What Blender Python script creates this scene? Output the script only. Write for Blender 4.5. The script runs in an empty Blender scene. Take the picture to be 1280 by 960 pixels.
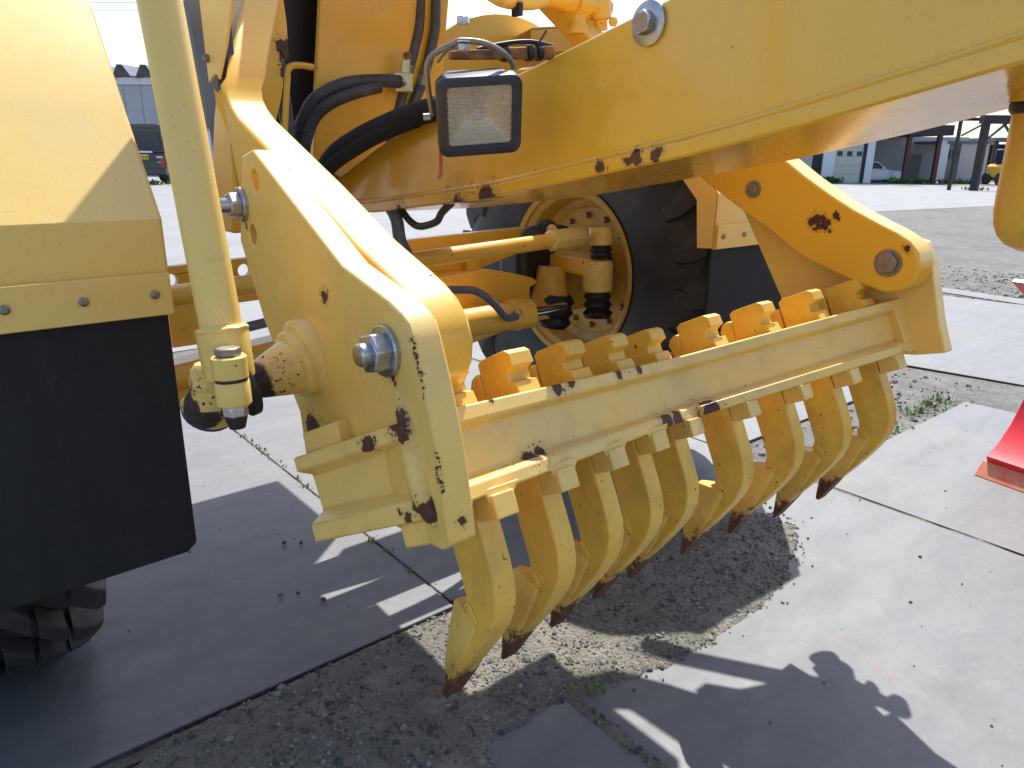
import bpy, bmesh, math, random
from mathutils import Vector, Matrix
random.seed(7)
scene = bpy.context.scene
COL = scene.collection
R = math.radians

# ------------------------------------------------------------------ camera
cam_data = bpy.data.cameras.new('camera')
cam_data.sensor_fit = 'HORIZONTAL'; cam_data.sensor_width = 36.0
cam_data.lens = 36.0 * 924.0 / 1280.0
cam_data.clip_start = 0.02; cam_data.clip_end = 2000
cam = bpy.data.objects.new('camera', cam_data); COL.objects.link(cam)
P, AZ, RO, CAMH = R(17.343), R(50.518), R(-0.527), 1.15
fw = Vector((math.cos(AZ)*math.cos(P), math.sin(AZ)*math.cos(P), -math.sin(P)))
rt0 = Vector((math.sin(AZ), -math.cos(AZ), 0)); up0 = rt0.cross(fw)
cr, sr = math.cos(RO), math.sin(RO)
rt = rt0*cr - up0*sr; up = rt0*sr + up0*cr
m3 = Matrix((rt, up, -fw)).transposed()
cam.matrix_world = Matrix.Translation((0, 0, CAMH)) @ m3.to_4x4()
scene.camera = cam
E1 = Vector((math.sin(AZ), -math.cos(AZ), 0)); E2 = Vector((math.cos(AZ), math.sin(AZ), 0))

# ------------------------------------------------------------------ light
SUN = Vector((0.50, 0.42, 1.0)).normalized()          # towards the sun
elev = math.asin(SUN.z)
world = bpy.data.worlds.new('World'); scene.world = world; world.use_nodes = True
wn = world.node_tree; bg = wn.nodes['Background']
sky = wn.nodes.new('ShaderNodeTexSky'); sky.sky_type = 'NISHITA'; sky.sun_disc = False
sky.sun_elevation = elev; sky.sun_rotation = math.atan2(SUN.x, SUN.y)
sky.dust_density = 1.6; sky.air_density = 1.0; sky.ozone_density = 1.0
wn.links.new(sky.outputs[0], bg.inputs[0]); bg.inputs[1].default_value = 0.15
sun_data = bpy.data.lights.new('sun', 'SUN'); sun_data.energy = 4.6; sun_data.angle = R(0.53)
sun_data.color = (1.0, 0.97, 0.92)
sun = bpy.data.objects.new('sun', sun_data); COL.objects.link(sun)
sun.rotation_euler = SUN.to_track_quat('Z', 'Y').to_euler(); sun.location = SUN*20
vs = scene.view_settings
vs.view_transform = 'Standard'; vs.look = 'None'; vs.exposure = 0.80; vs.gamma = 1.0

# ------------------------------------------------------------------ materials
class NT:
    def __init__(s, name):
        s.m = bpy.data.materials.new(name); s.m.use_nodes = True
        s.t = s.m.node_tree; s.b = s.t.nodes['Principled BSDF']
    def n(s, typ, **kw):
        nd = s.t.nodes.new('ShaderNode' + typ)
        for k, v in kw.items(): setattr(nd, k, v)
        return nd
    def l(s, a, b): s.t.links.new(a, b)
    def math(s, op, a, b=None, clamp=False):
        nd = s.n('Math', operation=op); nd.use_clamp = clamp
        for i, v in enumerate((a, b)):
            if v is None: continue
            if hasattr(v, 'links'): s.l(v, nd.inputs[i])
            else: nd.inputs[i].default_value = v
        return nd.outputs[0]
    def pos(s):
        return s.n('NewGeometry').outputs['Position']
    def noise(s, scale, detail=4, rough=.55, vec=None, dist=0):
        nd = s.n('TexNoise'); nd.inputs['Scale'].default_value = scale
        nd.inputs['Detail'].default_value = detail; nd.inputs['Roughness'].default_value = rough
        nd.inputs['Distortion'].default_value = dist
        s.l(vec if vec is not None else s.pos(), nd.inputs['Vector'])
        return nd
    def ramp(s, fac, lo, hi):
        nd = s.n('MapRange'); nd.inputs[1].default_value = lo; nd.inputs[2].default_value = hi
        nd.clamp = True; s.l(fac, nd.inputs[0]); return nd.outputs[0]
    def mix(s, fac, a, b):
        nd = s.n('Mix', data_type='RGBA')
        for i, v in ((0, fac), (6, a), (7, b)):
            if hasattr(v, 'links'): s.l(v, nd.inputs[i])
            elif i == 0: nd.inputs[i].default_value = v
            else: nd.inputs[i].default_value = (*v, 1)
        return nd.outputs[2]
    def bump(s, h, strength, dist=.002, nrm=None):
        nd = s.n('Bump'); nd.inputs['Strength'].default_value = strength; nd.inputs['Distance'].default_value = dist
        s.l(h, nd.inputs['Height'])
        if nrm is not None: s.l(nrm, nd.inputs['Normal'])
        return nd.outputs[0]
    def fin(s, color=None, rough=None, metal=0, nrm=None, **kw):
        b = s.b
        if color is not None:
            if hasattr(color, 'links'): s.l(color, b.inputs['Base Color'])
            else: b.inputs['Base Color'].default_value = (*color, 1)
        if rough is not None:
            if hasattr(rough, 'links'): s.l(rough, b.inputs['Roughness'])
            else: b.inputs['Roughness'].default_value = rough
        b.inputs['Metallic'].default_value = metal
        if nrm is not None: s.l(nrm, b.inputs['Normal'])
        for k, v in kw.items(): b.inputs[k.replace('_', ' ')].default_value = v
        return s.m

def vec_of(nt, loc):
    nd = nt.n('CombineXYZ')
    for i in range(3): nd.inputs[i].default_value = loc[i]
    return nd.outputs[0]

def paint(name, base, chips=(), rough=.3, bare=((.045, .016, .012), (.13, .045, .018)), wear=.715, grime=.25, coat=.14, peel=.06):
    t = NT(name)
    p = t.pos()
    big = t.noise(3.0, 5, .6).outputs['Fac']
    fine = t.noise(45, 5, .6).outputs['Fac']
    c = t.mix(t.ramp(big, .35, .7), base, (base[0]*.93, base[1]*.97, min(1, base[2]*1.35)))
    dirt = t.math('MULTIPLY', t.ramp(t.noise(14, 8, .7).outputs['Fac'], .50, .72), grime)
    c = t.mix(dirt, c, (.30, .19, .06))
    wob = t.noise(34, 6, .7)
    off = t.n('VectorMath', operation='SUBTRACT'); t.l(wob.outputs['Color'], off.inputs[0]); off.inputs[1].default_value = (.5, .5, .5)
    sc = t.n('VectorMath', operation='SCALE'); t.l(off.outputs[0], sc.inputs[0]); sc.inputs['Scale'].default_value = .030
    ad = t.n('VectorMath', operation='ADD'); t.l(p, ad.inputs[0]); t.l(sc.outputs[0], ad.inputs[1])
    mask = t.ramp(t.noise(62, 3, .5).outputs['Fac'], wear, wear + .015)
    soft = None
    for (x, y, z, r) in chips:
        d = t.n('VectorMath', operation='DISTANCE'); t.l(ad.outputs[0], d.inputs[0]); d.inputs[1].default_value = (x, y, z)
        dr = t.math('DIVIDE', d.outputs['Value'], r)
        q = t.math('MULTIPLY', t.math('SUBTRACT', 1.0, dr), 9.0, True)
        mask = t.math('MAXIMUM', mask, q)
        q2 = t.math('MULTIPLY', t.math('SUBTRACT', 2.0, dr), .9, True)
        soft = q2 if soft is None else t.math('MAXIMUM', soft, q2)
    # small broken satellites and a stain round each chip
    if soft is not None:
        sat = t.math('MULTIPLY', t.ramp(t.noise(150, 4, .6).outputs['Fac'], .60, .63), t.ramp(soft, .15, .5))
        c = t.mix(t.math('MULTIPLY', soft, .30), c, (.36, .17, .05))
        mask = t.math('MAXIMUM', mask, sat)
    # fine scratches and settled dust
    mp = t.n('Mapping'); t.l(p, mp.inputs[0]); mp.inputs['Rotation'].default_value = (.5, .3, .9); mp.inputs['Scale'].default_value = (8, 90, 60)
    scr = t.math('MULTIPLY', t.ramp(t.noise(1.0, 2, .5, mp.outputs[0]).outputs['Fac'], .70, .74), .22)
    c = t.mix(scr, c, (.45, .30, .12))
    nz = t.n('SeparateXYZ'); t.l(t.n('NewGeometry').outputs['Normal'], nz.inputs[0])
    du = t.math('MULTIPLY', t.math('MULTIPLY', t.ramp(nz.outputs[2], .25, 1.0), t.ramp(big, .3, .62)), .30)
    c = t.mix(du, c, (.58, .50, .38))
    sp_ = t.math('MULTIPLY', t.ramp(t.noise(230, 2, .5).outputs['Fac'], .66, .70), .35)
    c = t.mix(sp_, c, (.40, .26, .09))
    rust = t.mix(t.ramp(t.noise(120, 4, .7).outputs['Fac'], .35, .7), *bare)
    c = t.mix(mask, c, rust)
    r_ = t.n('MapRange'); t.l(fine, r_.inputs[0]); r_.inputs[3].default_value = rough - .05; r_.inputs[4].default_value = rough + .12
    rr = t.n('Mix', data_type='FLOAT'); t.l(mask, rr.inputs[0]); t.l(r_.outputs[0], rr.inputs[2]); rr.inputs[3].default_value = .85
    h1 = t.bump(t.noise(190, 3, .6).outputs['Fac'], peel, .001)
    inv = t.math('SUBTRACT', 1.0, mask)
    h2 = t.bump(inv, .5, .0012, h1)
    return t.fin(c, rr.outputs[0], nrm=h2, Coat_Weight=coat, Coat_Roughness=.12)

def simple(name, base, rough=.5, metal=0, var=.25, scale=40, bump=.1, second=None, **kw):
    t = NT(name)
    n = t.noise(scale, 6, .65).outputs['Fac']
    b2 = second or tuple(max(0, v*(1-var)) for v in base)
    c = t.mix(t.ramp(n, .35, .68), base, b2)
    return t.fin(c, rough, metal, t.bump(t.noise(scale*4, 4, .6).outputs['Fac'], bump, .001), **kw)

YEL = (.86, .465, .032)
PALE = (.88, .555, .115)
XC = 1.116
PIT = R(26.3); VA = math.tan(R(13.4)); OY, OZ = .8146, CAMH - .4842
def L(x, a, u):           # scarifier frame: across, forward, up
    return Vector((XC + x, OY + a*math.cos(PIT) + u*math.sin(PIT), OZ - a*math.sin(PIT) + u*math.cos(PIT)))
def B(x, a, u):           # same, measured from the rear edge of the V shaped bar
    return L(x, a - VA*abs(x), u)
def ch(v, r): return (v.x, v.y, v.z, r)

M = {}
M['yellow'] = paint('yellow_paint', YEL)
M['yellow_beam'] = paint('yellow_beam_paint', YEL, [(.960, .85, 1.143, .012), (.960, .865, 1.139, .009), (.960, .81, 1.150, .013), (.960, .80, 1.153, .009), (.960, .93, 1.130, .011), (.966, 1.25, 1.06, .03), (1.0, 1.35, 1.04, .05), (.98, 1.6, 1.01, .03)], rough=.22, grime=.05, wear=.77, coat=.5, peel=.012)
M['yellow_bar'] = paint('yellow_bar_paint', PALE, [ch(B(-.085, .0, .008), .022), ch(B(-.045, .0, .006), .020), ch(B(.045, .0, .004), .024), ch(B(-.47, .02, .022), .018), ch(B(-.44, .02, .026), .014),
     ch(B(-.38, 0, .118), .014), ch(B(-.34, 0, .12), .012), ch(B(-.2, 0, .118), .012), ch(B(-.13, 0, .116), .010), ch(B(-.53, 0, .12), .006),
     *[ch(L(-.676-.261*t+.965*p_, -.158+.965*t+.261*p_, q), r) for p_, q, t, r in ((0, .117, .018, .019), (0, .104, .014, .014), (.004, .122, .03, .015), (0, .108, .088, .012), (0, .101, .092, .008), (0, .006, .010, .016), (0, .016, .024, .013), (0, .004, .05, .007), (.0, .012, .062, .004), (.02, -.004, .14, .012), (.02, -.004, .11, .009))]], rough=.36, grime=.3, wear=.735)
M['yellow_plate'] = paint('yellow_plate_paint', PALE, [(.44, .766, .884, .007), (.44, .759, .877, .005), (.44, .80, .886, .005), (.44, 1.215, 1.036, .005), (.44, .943, .96, .010), (.441, .7165, .942, .005), *[(.441, .7165 - .0225*k/9, .936 - .055*k/9, .0021 + .0008*(k % 3)) for k in range(10)], *[(.441, .672 - .008*k/7, .815 - .045*k/7, .0022 + .0009*(k % 2)) for k in range(8)],
     (.43, 1.01, .74, .03), (.43, .99, .89, .008), (.41, .95, .85, .008), (.37, 1.03, .87, .012), (.46, .655, .73, .006)], rough=.3, grime=.15, wear=.74)
M['yellow_arm'] = paint('yellow_arm_paint', YEL, [(1.672, .912, 1.008, .013), (1.672, .925, 1.0, .010), (1.672, .900, 1.010, .011), (1.672, .893, .995, .010), (1.672, .906, .993, .008), (1.672, .915, .985, .006), (1.672, .886, 1.003, .006), (1.672, .868, 1.018, .009), (1.672, .880, .985, .005), (1.672, .862, 1.012, .005), (1.672, .70, .96, .008),
     (.535, .735, .925, .009)], rough=.27, grime=.1, wear=.75)
M['yellow_fender'] = paint('yellow_fender_paint', (.88, .575, .135), rough=.33, grime=.05, wear=.78)
M['yellow_tooth'] = paint('yellow_tooth_paint', YEL, rough=.42, grime=.45, wear=.695)
M['yellow_cast'] = paint('yellow_cast_paint', (.87, .49, .045), rough=.4, grime=.35, wear=.72)
M['yellow_guard'] = paint('yellow_guard_paint', YEL, [(.712, 1.62, 1.335, .022), (.70, 1.62, 1.36, .016), (.702, 1.62, 1.31, .012), (.714, 1.62, 1.37, .010)], rough=.3)
M['yellow_dirty'] = paint('yellow_dirty_paint', (.66, .36, .03), rough=.5, grime=.75, wear=.70)
M['yellow_greasy'] = paint('yellow_greasy_paint', (.80, .53, .11), [(.285, 1.0, .838, .03), (.275, .99, .815, .028), (.33, .99, .835, .045), (.345, 1.0, .815, .035), (.31, .93, .80, .03), (.28, .93, .81, .022), (.40, 1.02, .79, .014), (.37, 1.01, .815, .016)], bare=((.016, .012, .010), (.055, .03, .02)), rough=.35, grime=.5, wear=.70)
# worn tooth tips: paint high up, bare rusty steel towards the point
def tip_mat(name, base, lo):
    t = NT(name)
    sep = t.n('SeparateXYZ'); t.l(t.n('TexCoord').outputs['Object'], sep.inputs[0])
    f = t.math('ADD', sep.outputs[2], t.math('MULTIPLY', t.math('SUBTRACT', t.noise(38, 6, .7).outputs['Fac'], .5), .13))
    g = t.ramp(f, lo, lo + .014)
    rust = t.mix(t.ramp(t.noise(90, 5, .7).outputs['Fac'], .35, .65), (.05, .017, .011), (.17, .06, .02))
    spots = t.ramp(t.noise(95, 3, .5).outputs['Fac'], .70, .72)
    dirt = t.math('MULTIPLY', t.ramp(t.noise(14, 8, .7).outputs['Fac'], .45, .7), .4)
    stain = t.ramp(f, lo + .05, lo + .005)
    pc = t.mix(dirt, base, (.34, .20, .05)); pc = t.mix(t.math('MULTIPLY', stain, .45), pc, (.33, .13, .03))
    c = t.mix(g, rust, pc); c = t.mix(t.math('MULTIPLY', spots, g), c, (.09, .03, .015))
    rr = t.n('MapRange'); t.l(g, rr.inputs[0]); rr.inputs[3].default_value = .7; rr.inputs[4].default_value = .42
    return t.fin(c, rr.outputs[0], nrm=t.bump(t.noise(140, 4, .6).outputs['Fac'], .2, .001))
M['tip'] = tip_mat('worn_tip_paint', PALE, -.268)
M['shank'] = tip_mat('worn_shank_paint', (.86, .51, .075), -.270)
M['steel'] = simple('zinc_plated_steel', (.55, .55, .56), .32, 1.0, .35, 60, .08)
M['steel_dull'] = simple('weathered_bolt_steel', (.34, .29, .23), .5, .75, .4, 70, .15)
M['bolt_pink'] = simple('worn_bolt_face', (.50, .33, .27), .5, .5, .35, 90, .15)
M['chrome'] = simple('chromed_rod', (.6, .6, .6), .12, 1.0, .1, 30, .01)
M['rubber'] = simple('black_rubber', (.018, .018, .019), .55, 0, .3, 30, .15)
def flap_mat():
    t = NT('black_rubber_flap')
    mp = t.n('Mapping'); t.l(t.pos(), mp.inputs[0]); mp.inputs['Scale'].default_value = (9, 9, 2.2)
    n = t.noise(1.0, 8, .7, mp.outputs[0]).outputs['Fac']
    c = t.mix(t.ramp(n, .48, .75), (.0055, .0055, .006), (.016, .0155, .015))
    c = t.mix(t.math('MULTIPLY', t.ramp(t.noise(60, 4, .7).outputs['Fac'], .60, .70), .25), c, (.05, .047, .043))
    return t.fin(c, .7, nrm=t.bump(t.noise(18, 5, .6).outputs['Fac'], .12, .004))
M['flap'] = flap_mat()
M['hose'] = simple('grey_black_hose', (.085, .085, .09), .45, 0, .35, 50, .2)
M['hose_grey'] = simple('grey_hose', (.13, .14, .16), .45, 0, .3, 50, .2)
M['sleeve'] = simple('black_woven_sleeve', (.012, .011, .013), .8, 0, .3, 120, .4)
M['plastic'] = simple('dark_blue_grey_plastic', (.035, .038, .055), .42, 0, .25, 60, .15)
M['navy'] = simple('navy_blue_paint', (.045, .055, .11), .4, 0, .2, 15, .05)
M['grease_shade'] = simple('black_grease_and_shade', (.014, .011, .010), .45, 0, .4, 60, .5)  # grease on real parts; on the block behind the front plate, painted shade
M['rusty'] = simple('rusty_rod_paint', (.14, .04, .02), .75, 0, .6, 38, .4, second=(.45, .20, .05))
M['zincyellow'] = simple('yellow_zinc_bracket', (.62, .60, .36), .35, .6, .3, 50, .05)
M['redwire'] = simple('faded_red_tag', (.55, .10, .07), .6)
M['red'] = simple('bright_red_paint', (.78, .035, .05), .35, 0, .15, 12, .03)
M['red_worn'] = simple('worn_red_edge', (.72, .12, .09), .55, 0, .3, 25, .2, second=(.62, .30, .16))
M['reflector'] = simple('lamp_reflector', (.92, .88, .78), .5, .85, .1, 20, .02)
def lens_mat():
    t = NT('ribbed_lamp_glass')
    w = t.n('TexWave'); w.inputs['Scale'].default_value = 1
    return t.fin((.97, .96, .93), .3, nrm=None, Transmission_Weight=1.0, IOR=1.33)
M['lens'] = lens_mat()

def tyre_mat():
    t = NT('tyre_rubber')
    n = t.noise(9, 7, .65).outputs['Fac']
    c = t.mix(t.ramp(n, .4, .72), (.024, .025, .029), (.062, .056, .05))
    return t.fin(c, .55, nrm=t.bump(t.noise(120, 5, .7).outputs['Fac'], .15, .001))
M['tyre'] = tyre_mat()

def slab_mat():
    t = NT('weathered_plate')
    p = t.pos()
    st = t.n('Mapping'); t.l(p, st.inputs[0]); st.inputs['Rotation'].default_value = (0, 0, R(-28)); st.inputs['Scale'].default_value = (1.0, 2.6, 1)
    n1 = t.noise(3.2, 8, .7, st.outputs[0]).outputs['Fac']
    n2 = t.noise(1.3, 5, .6).outputs['Fac']
    n3 = t.noise(55, 6, .75).outputs['Fac']
    c = t.mix(t.ramp(n1, .32, .7), (.156, .158, .162), (.120, .124, .132))
    c = t.mix(t.math('MULTIPLY', t.ramp(n2, .45, .7), .55), c, (.152, .144, .135))
    c = t.mix(t.math('MULTIPLY', t.ramp(n3, .52, .72), .5), c, (.085, .087, .092))
    # one long faint scrape of rust
    d = t.n('Mapping'); d.vector_type = 'POINT'; t.l(p, d.inputs[0]); d.inputs['Rotation'].default_value = (0, 0, R(64))
    sp = t.n('SeparateXYZ'); t.l(d.outputs[0], sp.inputs[0])
    v = t.n('Voronoi') if False else None
    scr = t.noise(26, 3, .5, st.outputs[0]).outputs['Fac']
    c = t.mix(t.math('MULTIPLY', t.ramp(scr, .68, .73), .3), c, (.25, .18, .14))
    ty_ = t.n('TexVoronoi'); ty_.feature = 'DISTANCE_TO_EDGE'; ty_.inputs['Scale'].default_value = 1.1; t.l(t.noise(1.5, 4, .6).outputs['Color'], ty_.inputs['Vector'])
    c = t.mix(t.math('MULTIPLY', t.math('SUBTRACT', 1.0, t.ramp(ty_.outputs['Distance'], .0, .03)), .25), c, (.10, .095, .09))
    tm = t.n('Mapping'); t.l(p, tm.inputs[0]); tm.inputs['Rotation'].default_value = (0, 0, R(38)); tm.inputs['Scale'].default_value = (.35, 5.5, 1)
    c = t.mix(t.math('MULTIPLY', t.math('MULTIPLY', t.ramp(t.noise(1.6, 3, .5, tm.outputs[0], .6).outputs['Fac'], .55, .66), t.ramp(t.noise(40, 5, .7).outputs['Fac'], .35, .6)), .32), c, (.085, .083, .08))
    sb = t.n('VectorMath', operation='SUBTRACT'); t.l(p, sb.inputs[0]); sb.inputs[1].default_value = (1.64, .79, 0)
    def dot(v):
        d_ = t.n('VectorMath', operation='DOT_PRODUCT'); t.l(sb.outputs[0], d_.inputs[0]); d_.inputs[1].default_value = v; return d_.outputs['Value']
    dv = Vector((-.06, -.43, 0)).normalized(); al = dot(tuple(dv)); ac = t.math('ABSOLUTE', dot((-dv.y, dv.x, 0)))
    ln_ = t.math('MULTIPLY', t.math('SUBTRACT', 1.0, t.ramp(ac, .003, .012)), t.math('SUBTRACT', t.ramp(al, 0, .06), t.ramp(al, .30, .36)))
    c = t.mix(t.math('MULTIPLY', t.math('MULTIPLY', ln_, t.ramp(n3, .35, .7)), .28), c, (.36, .17, .07))
    vo = t.n('TexVoronoi'); vo.inputs['Scale'].default_value = 3.1; t.l(p, vo.inputs['Vector'])
    spot = t.math('MULTIPLY', t.math('SUBTRACT', 1.0, t.ramp(t.math('ADD', vo.outputs['Distance'], t.math('MULTIPLY', n3, .12)), .07, .16)), .45)
    c = t.mix(spot, c, (.075, .075, .078))
    c = t.mix(t.math('MULTIPLY', t.ramp(t.noise(9, 6, .75).outputs['Fac'], .56, .66), .35), c, (.21, .205, .195))
    dst = t.ramp(t.noise(2.1, 7, .7).outputs['Fac'], .52, .66)
    c = t.mix(t.math('MULTIPLY', dst, .35), c, (.195, .178, .150))
    rr = t.n('MapRange'); t.l(n1, rr.inputs[0]); rr.inputs[3].default_value = .50; rr.inputs[4].default_value = .72
    h = t.bump(n3, .45, .0018); h = t.bump(t.noise(5, 3, .5).outputs['Fac'], .2, .01, h)
    return t.fin(c, rr.outputs[0], nrm=h)
M['slab'] = slab_mat()
M['slab_side'] = simple('dirty_plate_edge', (.07, .055, .045), .85, 0, .4, 40, .4)

def gravel_mat(name, a, b, c3, sc=60):
    t = NT(name)
    n = t.noise(sc, 8, .75).outputs['Fac']
    v = t.n('TexVoronoi'); v.inputs['Scale'].default_value = sc*1.6; t.l(t.pos(), v.inputs['Vector'])
    c = t.mix(t.ramp(n, .35, .65), a, b)
    c = t.mix(t.math('MULTIPLY', t.ramp(v.outputs['Color'], .55, .9), .6), c, c3)
    c = t.mix(t.math('MULTIPLY', t.ramp(t.noise(.9, 8, .7).outputs['Fac'], .44, .60), .6), c, tuple(x*.5 for x in a))
    c = t.mix(t.math('MULTIPLY', t.ramp(t.noise(16, 8, .8).outputs['Fac'], .50, .60), .5), c, tuple(x*.45 for x in a))
    c = t.mix(t.math('MULTIPLY', t.ramp(t.noise(2.3, 8, .75).outputs['Fac'], .5, .58), .4), c, tuple(x*1.3 for x in b))
    c = t.mix(t.math('MULTIPLY', t.ramp(t.noise(5, 8, .75).outputs['Fac'], .5, .62), .5), c, tuple(x*1.25 for x in a))
    h = t.bump(v.outputs['Distance'], .8, .006); h = t.bump(n, .6, .01, h)
    return t.fin(c, .95, nrm=h)
M['gravel'] = gravel_mat('gravel_ground', (.175, .168, .153), (.122, .118, .11), (.062, .061, .06))
M['sand'] = gravel_mat('gritty_sand', (.225, .202, .158), (.13, .124, .112), (.06, .059, .057), 70)
M['concrete'] = simple('pale_concrete', (.225, .226, .226), .85, 0, .2, 1.5, .2)
stone_mats = [simple('stone_dark', (.05, .05, .052), .8), simple('stone_grey', (.12, .115, .11), .9), simple('stone_pale', (.24, .225, .195), .9)]
def leaf_mat():
    t = NT('weed_leaf')
    c = t.mix(t.noise(30, 2).outputs['Fac'], (.05, .12, .02), (.14, .22, .04))
    return t.fin(c, .5, Transmission_Weight=0)
M['leaf'] = leaf_mat()
M['wall_grey'] = simple('grey_cladding', (.42, .43, .46), .7, 0, .12, 3, .05)
M['wall_white'] = simple('white_render', (.72, .74, .78), .7, 0, .1, 3, .05)
M['wall_dark'] = simple('dark_grey_cladding', (.20, .20, .21), .7, 0, .2, 3, .05)
M['roof_dark'] = simple('dark_blue_roof_sheet', (.13, .14, .19), .5, 0, .25, 4, .05)
M['door_beige'] = simple('beige_door_panel', (.55, .54, .48), .6, 0, .1, 4, .03)
M['dark'] = simple('dark_opening', (.02, .02, .022), .6)
M['maroon'] = simple('maroon_steel', (.10, .025, .025), .55, 0, .3, 6, .05)
M['brownsteel'] = simple('dark_brown_steel', (.035, .022, .024), .6, 0, .3, 6, .05)
M['greensteel'] = simple('green_steel_brace', (.02, .07, .04), .5)
M['carwhite'] = simple('silver_white_car_paint', (.62, .63, .68), .25, 0, .05, 3, 0, Coat_Weight=.6)
M['carblack'] = simple('black_car_paint', (.012, .013, .024), .2, 0, .1, 3, 0, Coat_Weight=.8)
M['glass'] = simple('dark_car_glass', (.03, .04, .06), .08, 0, .2, 3, 0)
M['tail'] = simple('red_tail_lamp', (.45, .02, .02), .25)
M['plate'] = simple('yellow_number_plate', (.80, .58, .06), .45)
M['lamp_white'] = simple('clear_headlamp', (.8, .82, .85), .15)

# ------------------------------------------------------------------ geometry helpers
def frame(d):
    d = Vector(d).normalized()
    a = Vector((0, 0, 1)) if abs(d.z) < .9 else Vector((1, 0, 0))
    u = d.cross(a).normalized(); return u, d.cross(u).normalized(), d
class MB:
    def __init__(s): s.v = []; s.f = []; s.mi = []; s.cur = 0
    def add(s, vs, fs):
        o = len(s.v); s.v += [tuple(p) for p in vs]
        for f in fs: s.f.append([i + o for i in f]); s.mi.append(s.cur)
        return s
    def box(s, lo, hi, fn=None):
        x0, y0, z0 = lo; x1, y1, z1 = hi
        vs = [Vector(p) for p in ((x0,y0,z0),(x1,y0,z0),(x1,y1,z0),(x0,y1,z0),(x0,y0,z1),(x1,y0,z1),(x1,y1,z1),(x0,y1,z1))]
        if fn: vs = [fn(*p) for p in vs]
        return s.add(vs, [(0,3,2,1),(4,5,6,7),(0,1,5,4),(1,2,6,5),(2,3,7,6),(3,0,4,7)])
    def prism(s, poly, t0, t1, fn):
        n = len(poly)
        vs = [fn(p[0], p[1], t0) for p in poly] + [fn(p[0], p[1], t1) for p in poly]
        fs = [list(range(n))[::-1], list(range(n, 2*n))] + [(i, (i+1) % n, n + (i+1) % n, n + i) for i in range(n)]
        return s.add(vs, fs)
    def lathe(s, prof, origin, axis, seg=28, caps=True):   # prof: (distance along axis, radius)
        u, w, d = frame(axis); o = Vector(origin); vs = []; fs = []
        for (t, r) in prof:
            for k in range(seg):
                a = 2*math.pi*k/seg; vs.append(o + d*t + (u*math.cos(a) + w*math.sin(a))*r)
        for j in range(len(prof)-1):
            for k in range(seg):
                fs.append((j*seg+k, j*seg+(k+1) % seg, (j+1)*seg+(k+1) % seg, (j+1)*seg+k))
        if caps:
            fs.append(list(range(seg))[::-1]); fs.append([(len(prof)-1)*seg + k for k in range(seg)])
        return s.add(vs, fs)
    def cyl(s, a, b, r, seg=24, r2=None):
        a = Vector(a); b = Vector(b)
        return s.lathe([(0, r), ((b-a).length, r2 if r2 is not None else r)], a, b-a, seg)
    def hexa(s, o, axis, r, h, rot=0):
        u, w, d = frame(axis); o = Vector(o)
        return s.prism([(math.cos(rot+math.pi/3*k)*r, math.sin(rot+math.pi/3*k)*r) for k in range(6)], 0, h, lambda p, q, t: o + u*p + w*q + d*t)
    def tube(s, pts, r, seg=12, smooth=4, corr=0):
        pts = [Vector(p) for p in pts]
        if smooth:
            out = []
            n = len(pts)
            for i in range(n-1):
                p0 = pts[max(i-1,0)]; p1 = pts[i]; p2 = pts[i+1]; p3 = pts[min(i+2,n-1)]
                for k in range(smooth):
                    t = k/smooth
                    out.append(.5*((2*p1) + (p2-p0)*t + (2*p0-5*p1+4*p2-p3)*t*t + (3*p1-p0-3*p2+p3)*t**3))
            out.append(pts[-1]); pts = out
        rr = r if callable(r) else (lambda i, n: r)
        vs = []; fs = []; n = len(pts); ref = None
        for i, p in enumerate(pts):
            d = (pts[min(i+1,n-1)] - pts[max(i-1,0)]).normalized()
            if ref is None: ref = frame(d)[0]
            u = (ref - d*ref.dot(d)).normalized(); ref = u; w = d.cross(u)
            q = rr(i, n) * (1 + (corr if i % 2 else -corr))
            for k in range(seg):
                a = 2*math.pi*k/seg; vs.append(p + (u*math.cos(a) + w*math.sin(a))*q)
        for j in range(n-1):
            for k in range(seg): fs.append((j*seg+k, j*seg+(k+1) % seg, (j+1)*seg+(k+1) % seg, (j+1)*seg+k))
        fs.append(list(range(seg))[::-1]); fs.append([(n-1)*seg+k for k in range(seg)])
        return s.add(vs, fs)
    def sphere(s, c, r, seg=20, rings=12, sc=(1,1,1)):
        c = Vector(c); vs = []; fs = []
        for j in range(rings+1):
            th = math.pi*j/rings
            for k in range(seg):
                a = 2*math.pi*k/seg
                vs.append(c + Vector((r*sc[0]*math.sin(th)*math.cos(a), r*sc[1]*math.sin(th)*math.sin(a), r*sc[2]*math.cos(th))))
        for j in range(rings):
            for k in range(seg): fs.append((j*seg+k, (j+1)*seg+k, (j+1)*seg+(k+1) % seg, j*seg+(k+1) % seg))
        return s.add(vs, fs)
    def build(s, name, mat, parent=None, bevel=0.0, seg=2, smooth=35, merge=False, kind=None, label=None, origin=None):
        me = bpy.data.meshes.new(name)
        vs = s.v
        if origin is not None: vs = [tuple(Vector(p) - Vector(origin)) for p in vs]
        me.from_pydata(vs, [], s.f)
        bm = bmesh.new(); bm.from_mesh(me)
        bmesh.ops.remove_doubles(bm, verts=bm.verts, dist=1e-5) if merge else None
        bmesh.ops.recalc_face_normals(bm, faces=bm.faces)
        bm.to_mesh(me); bm.free()
        mats = mat if isinstance(mat, (list, tuple)) else [mat]
        for m in mats: me.materials.append(m if not isinstance(m, str) else M[m])
        if len(mats) > 1:
            for p, i in zip(me.polygons, s.mi): p.material_index = i
        if smooth:
            me.polygons.foreach_set('use_smooth', [True]*len(me.polygons)); me.set_sharp_from_angle(angle=R(smooth))
        return link(me, name, parent, bevel, seg, kind, label, origin)
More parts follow.
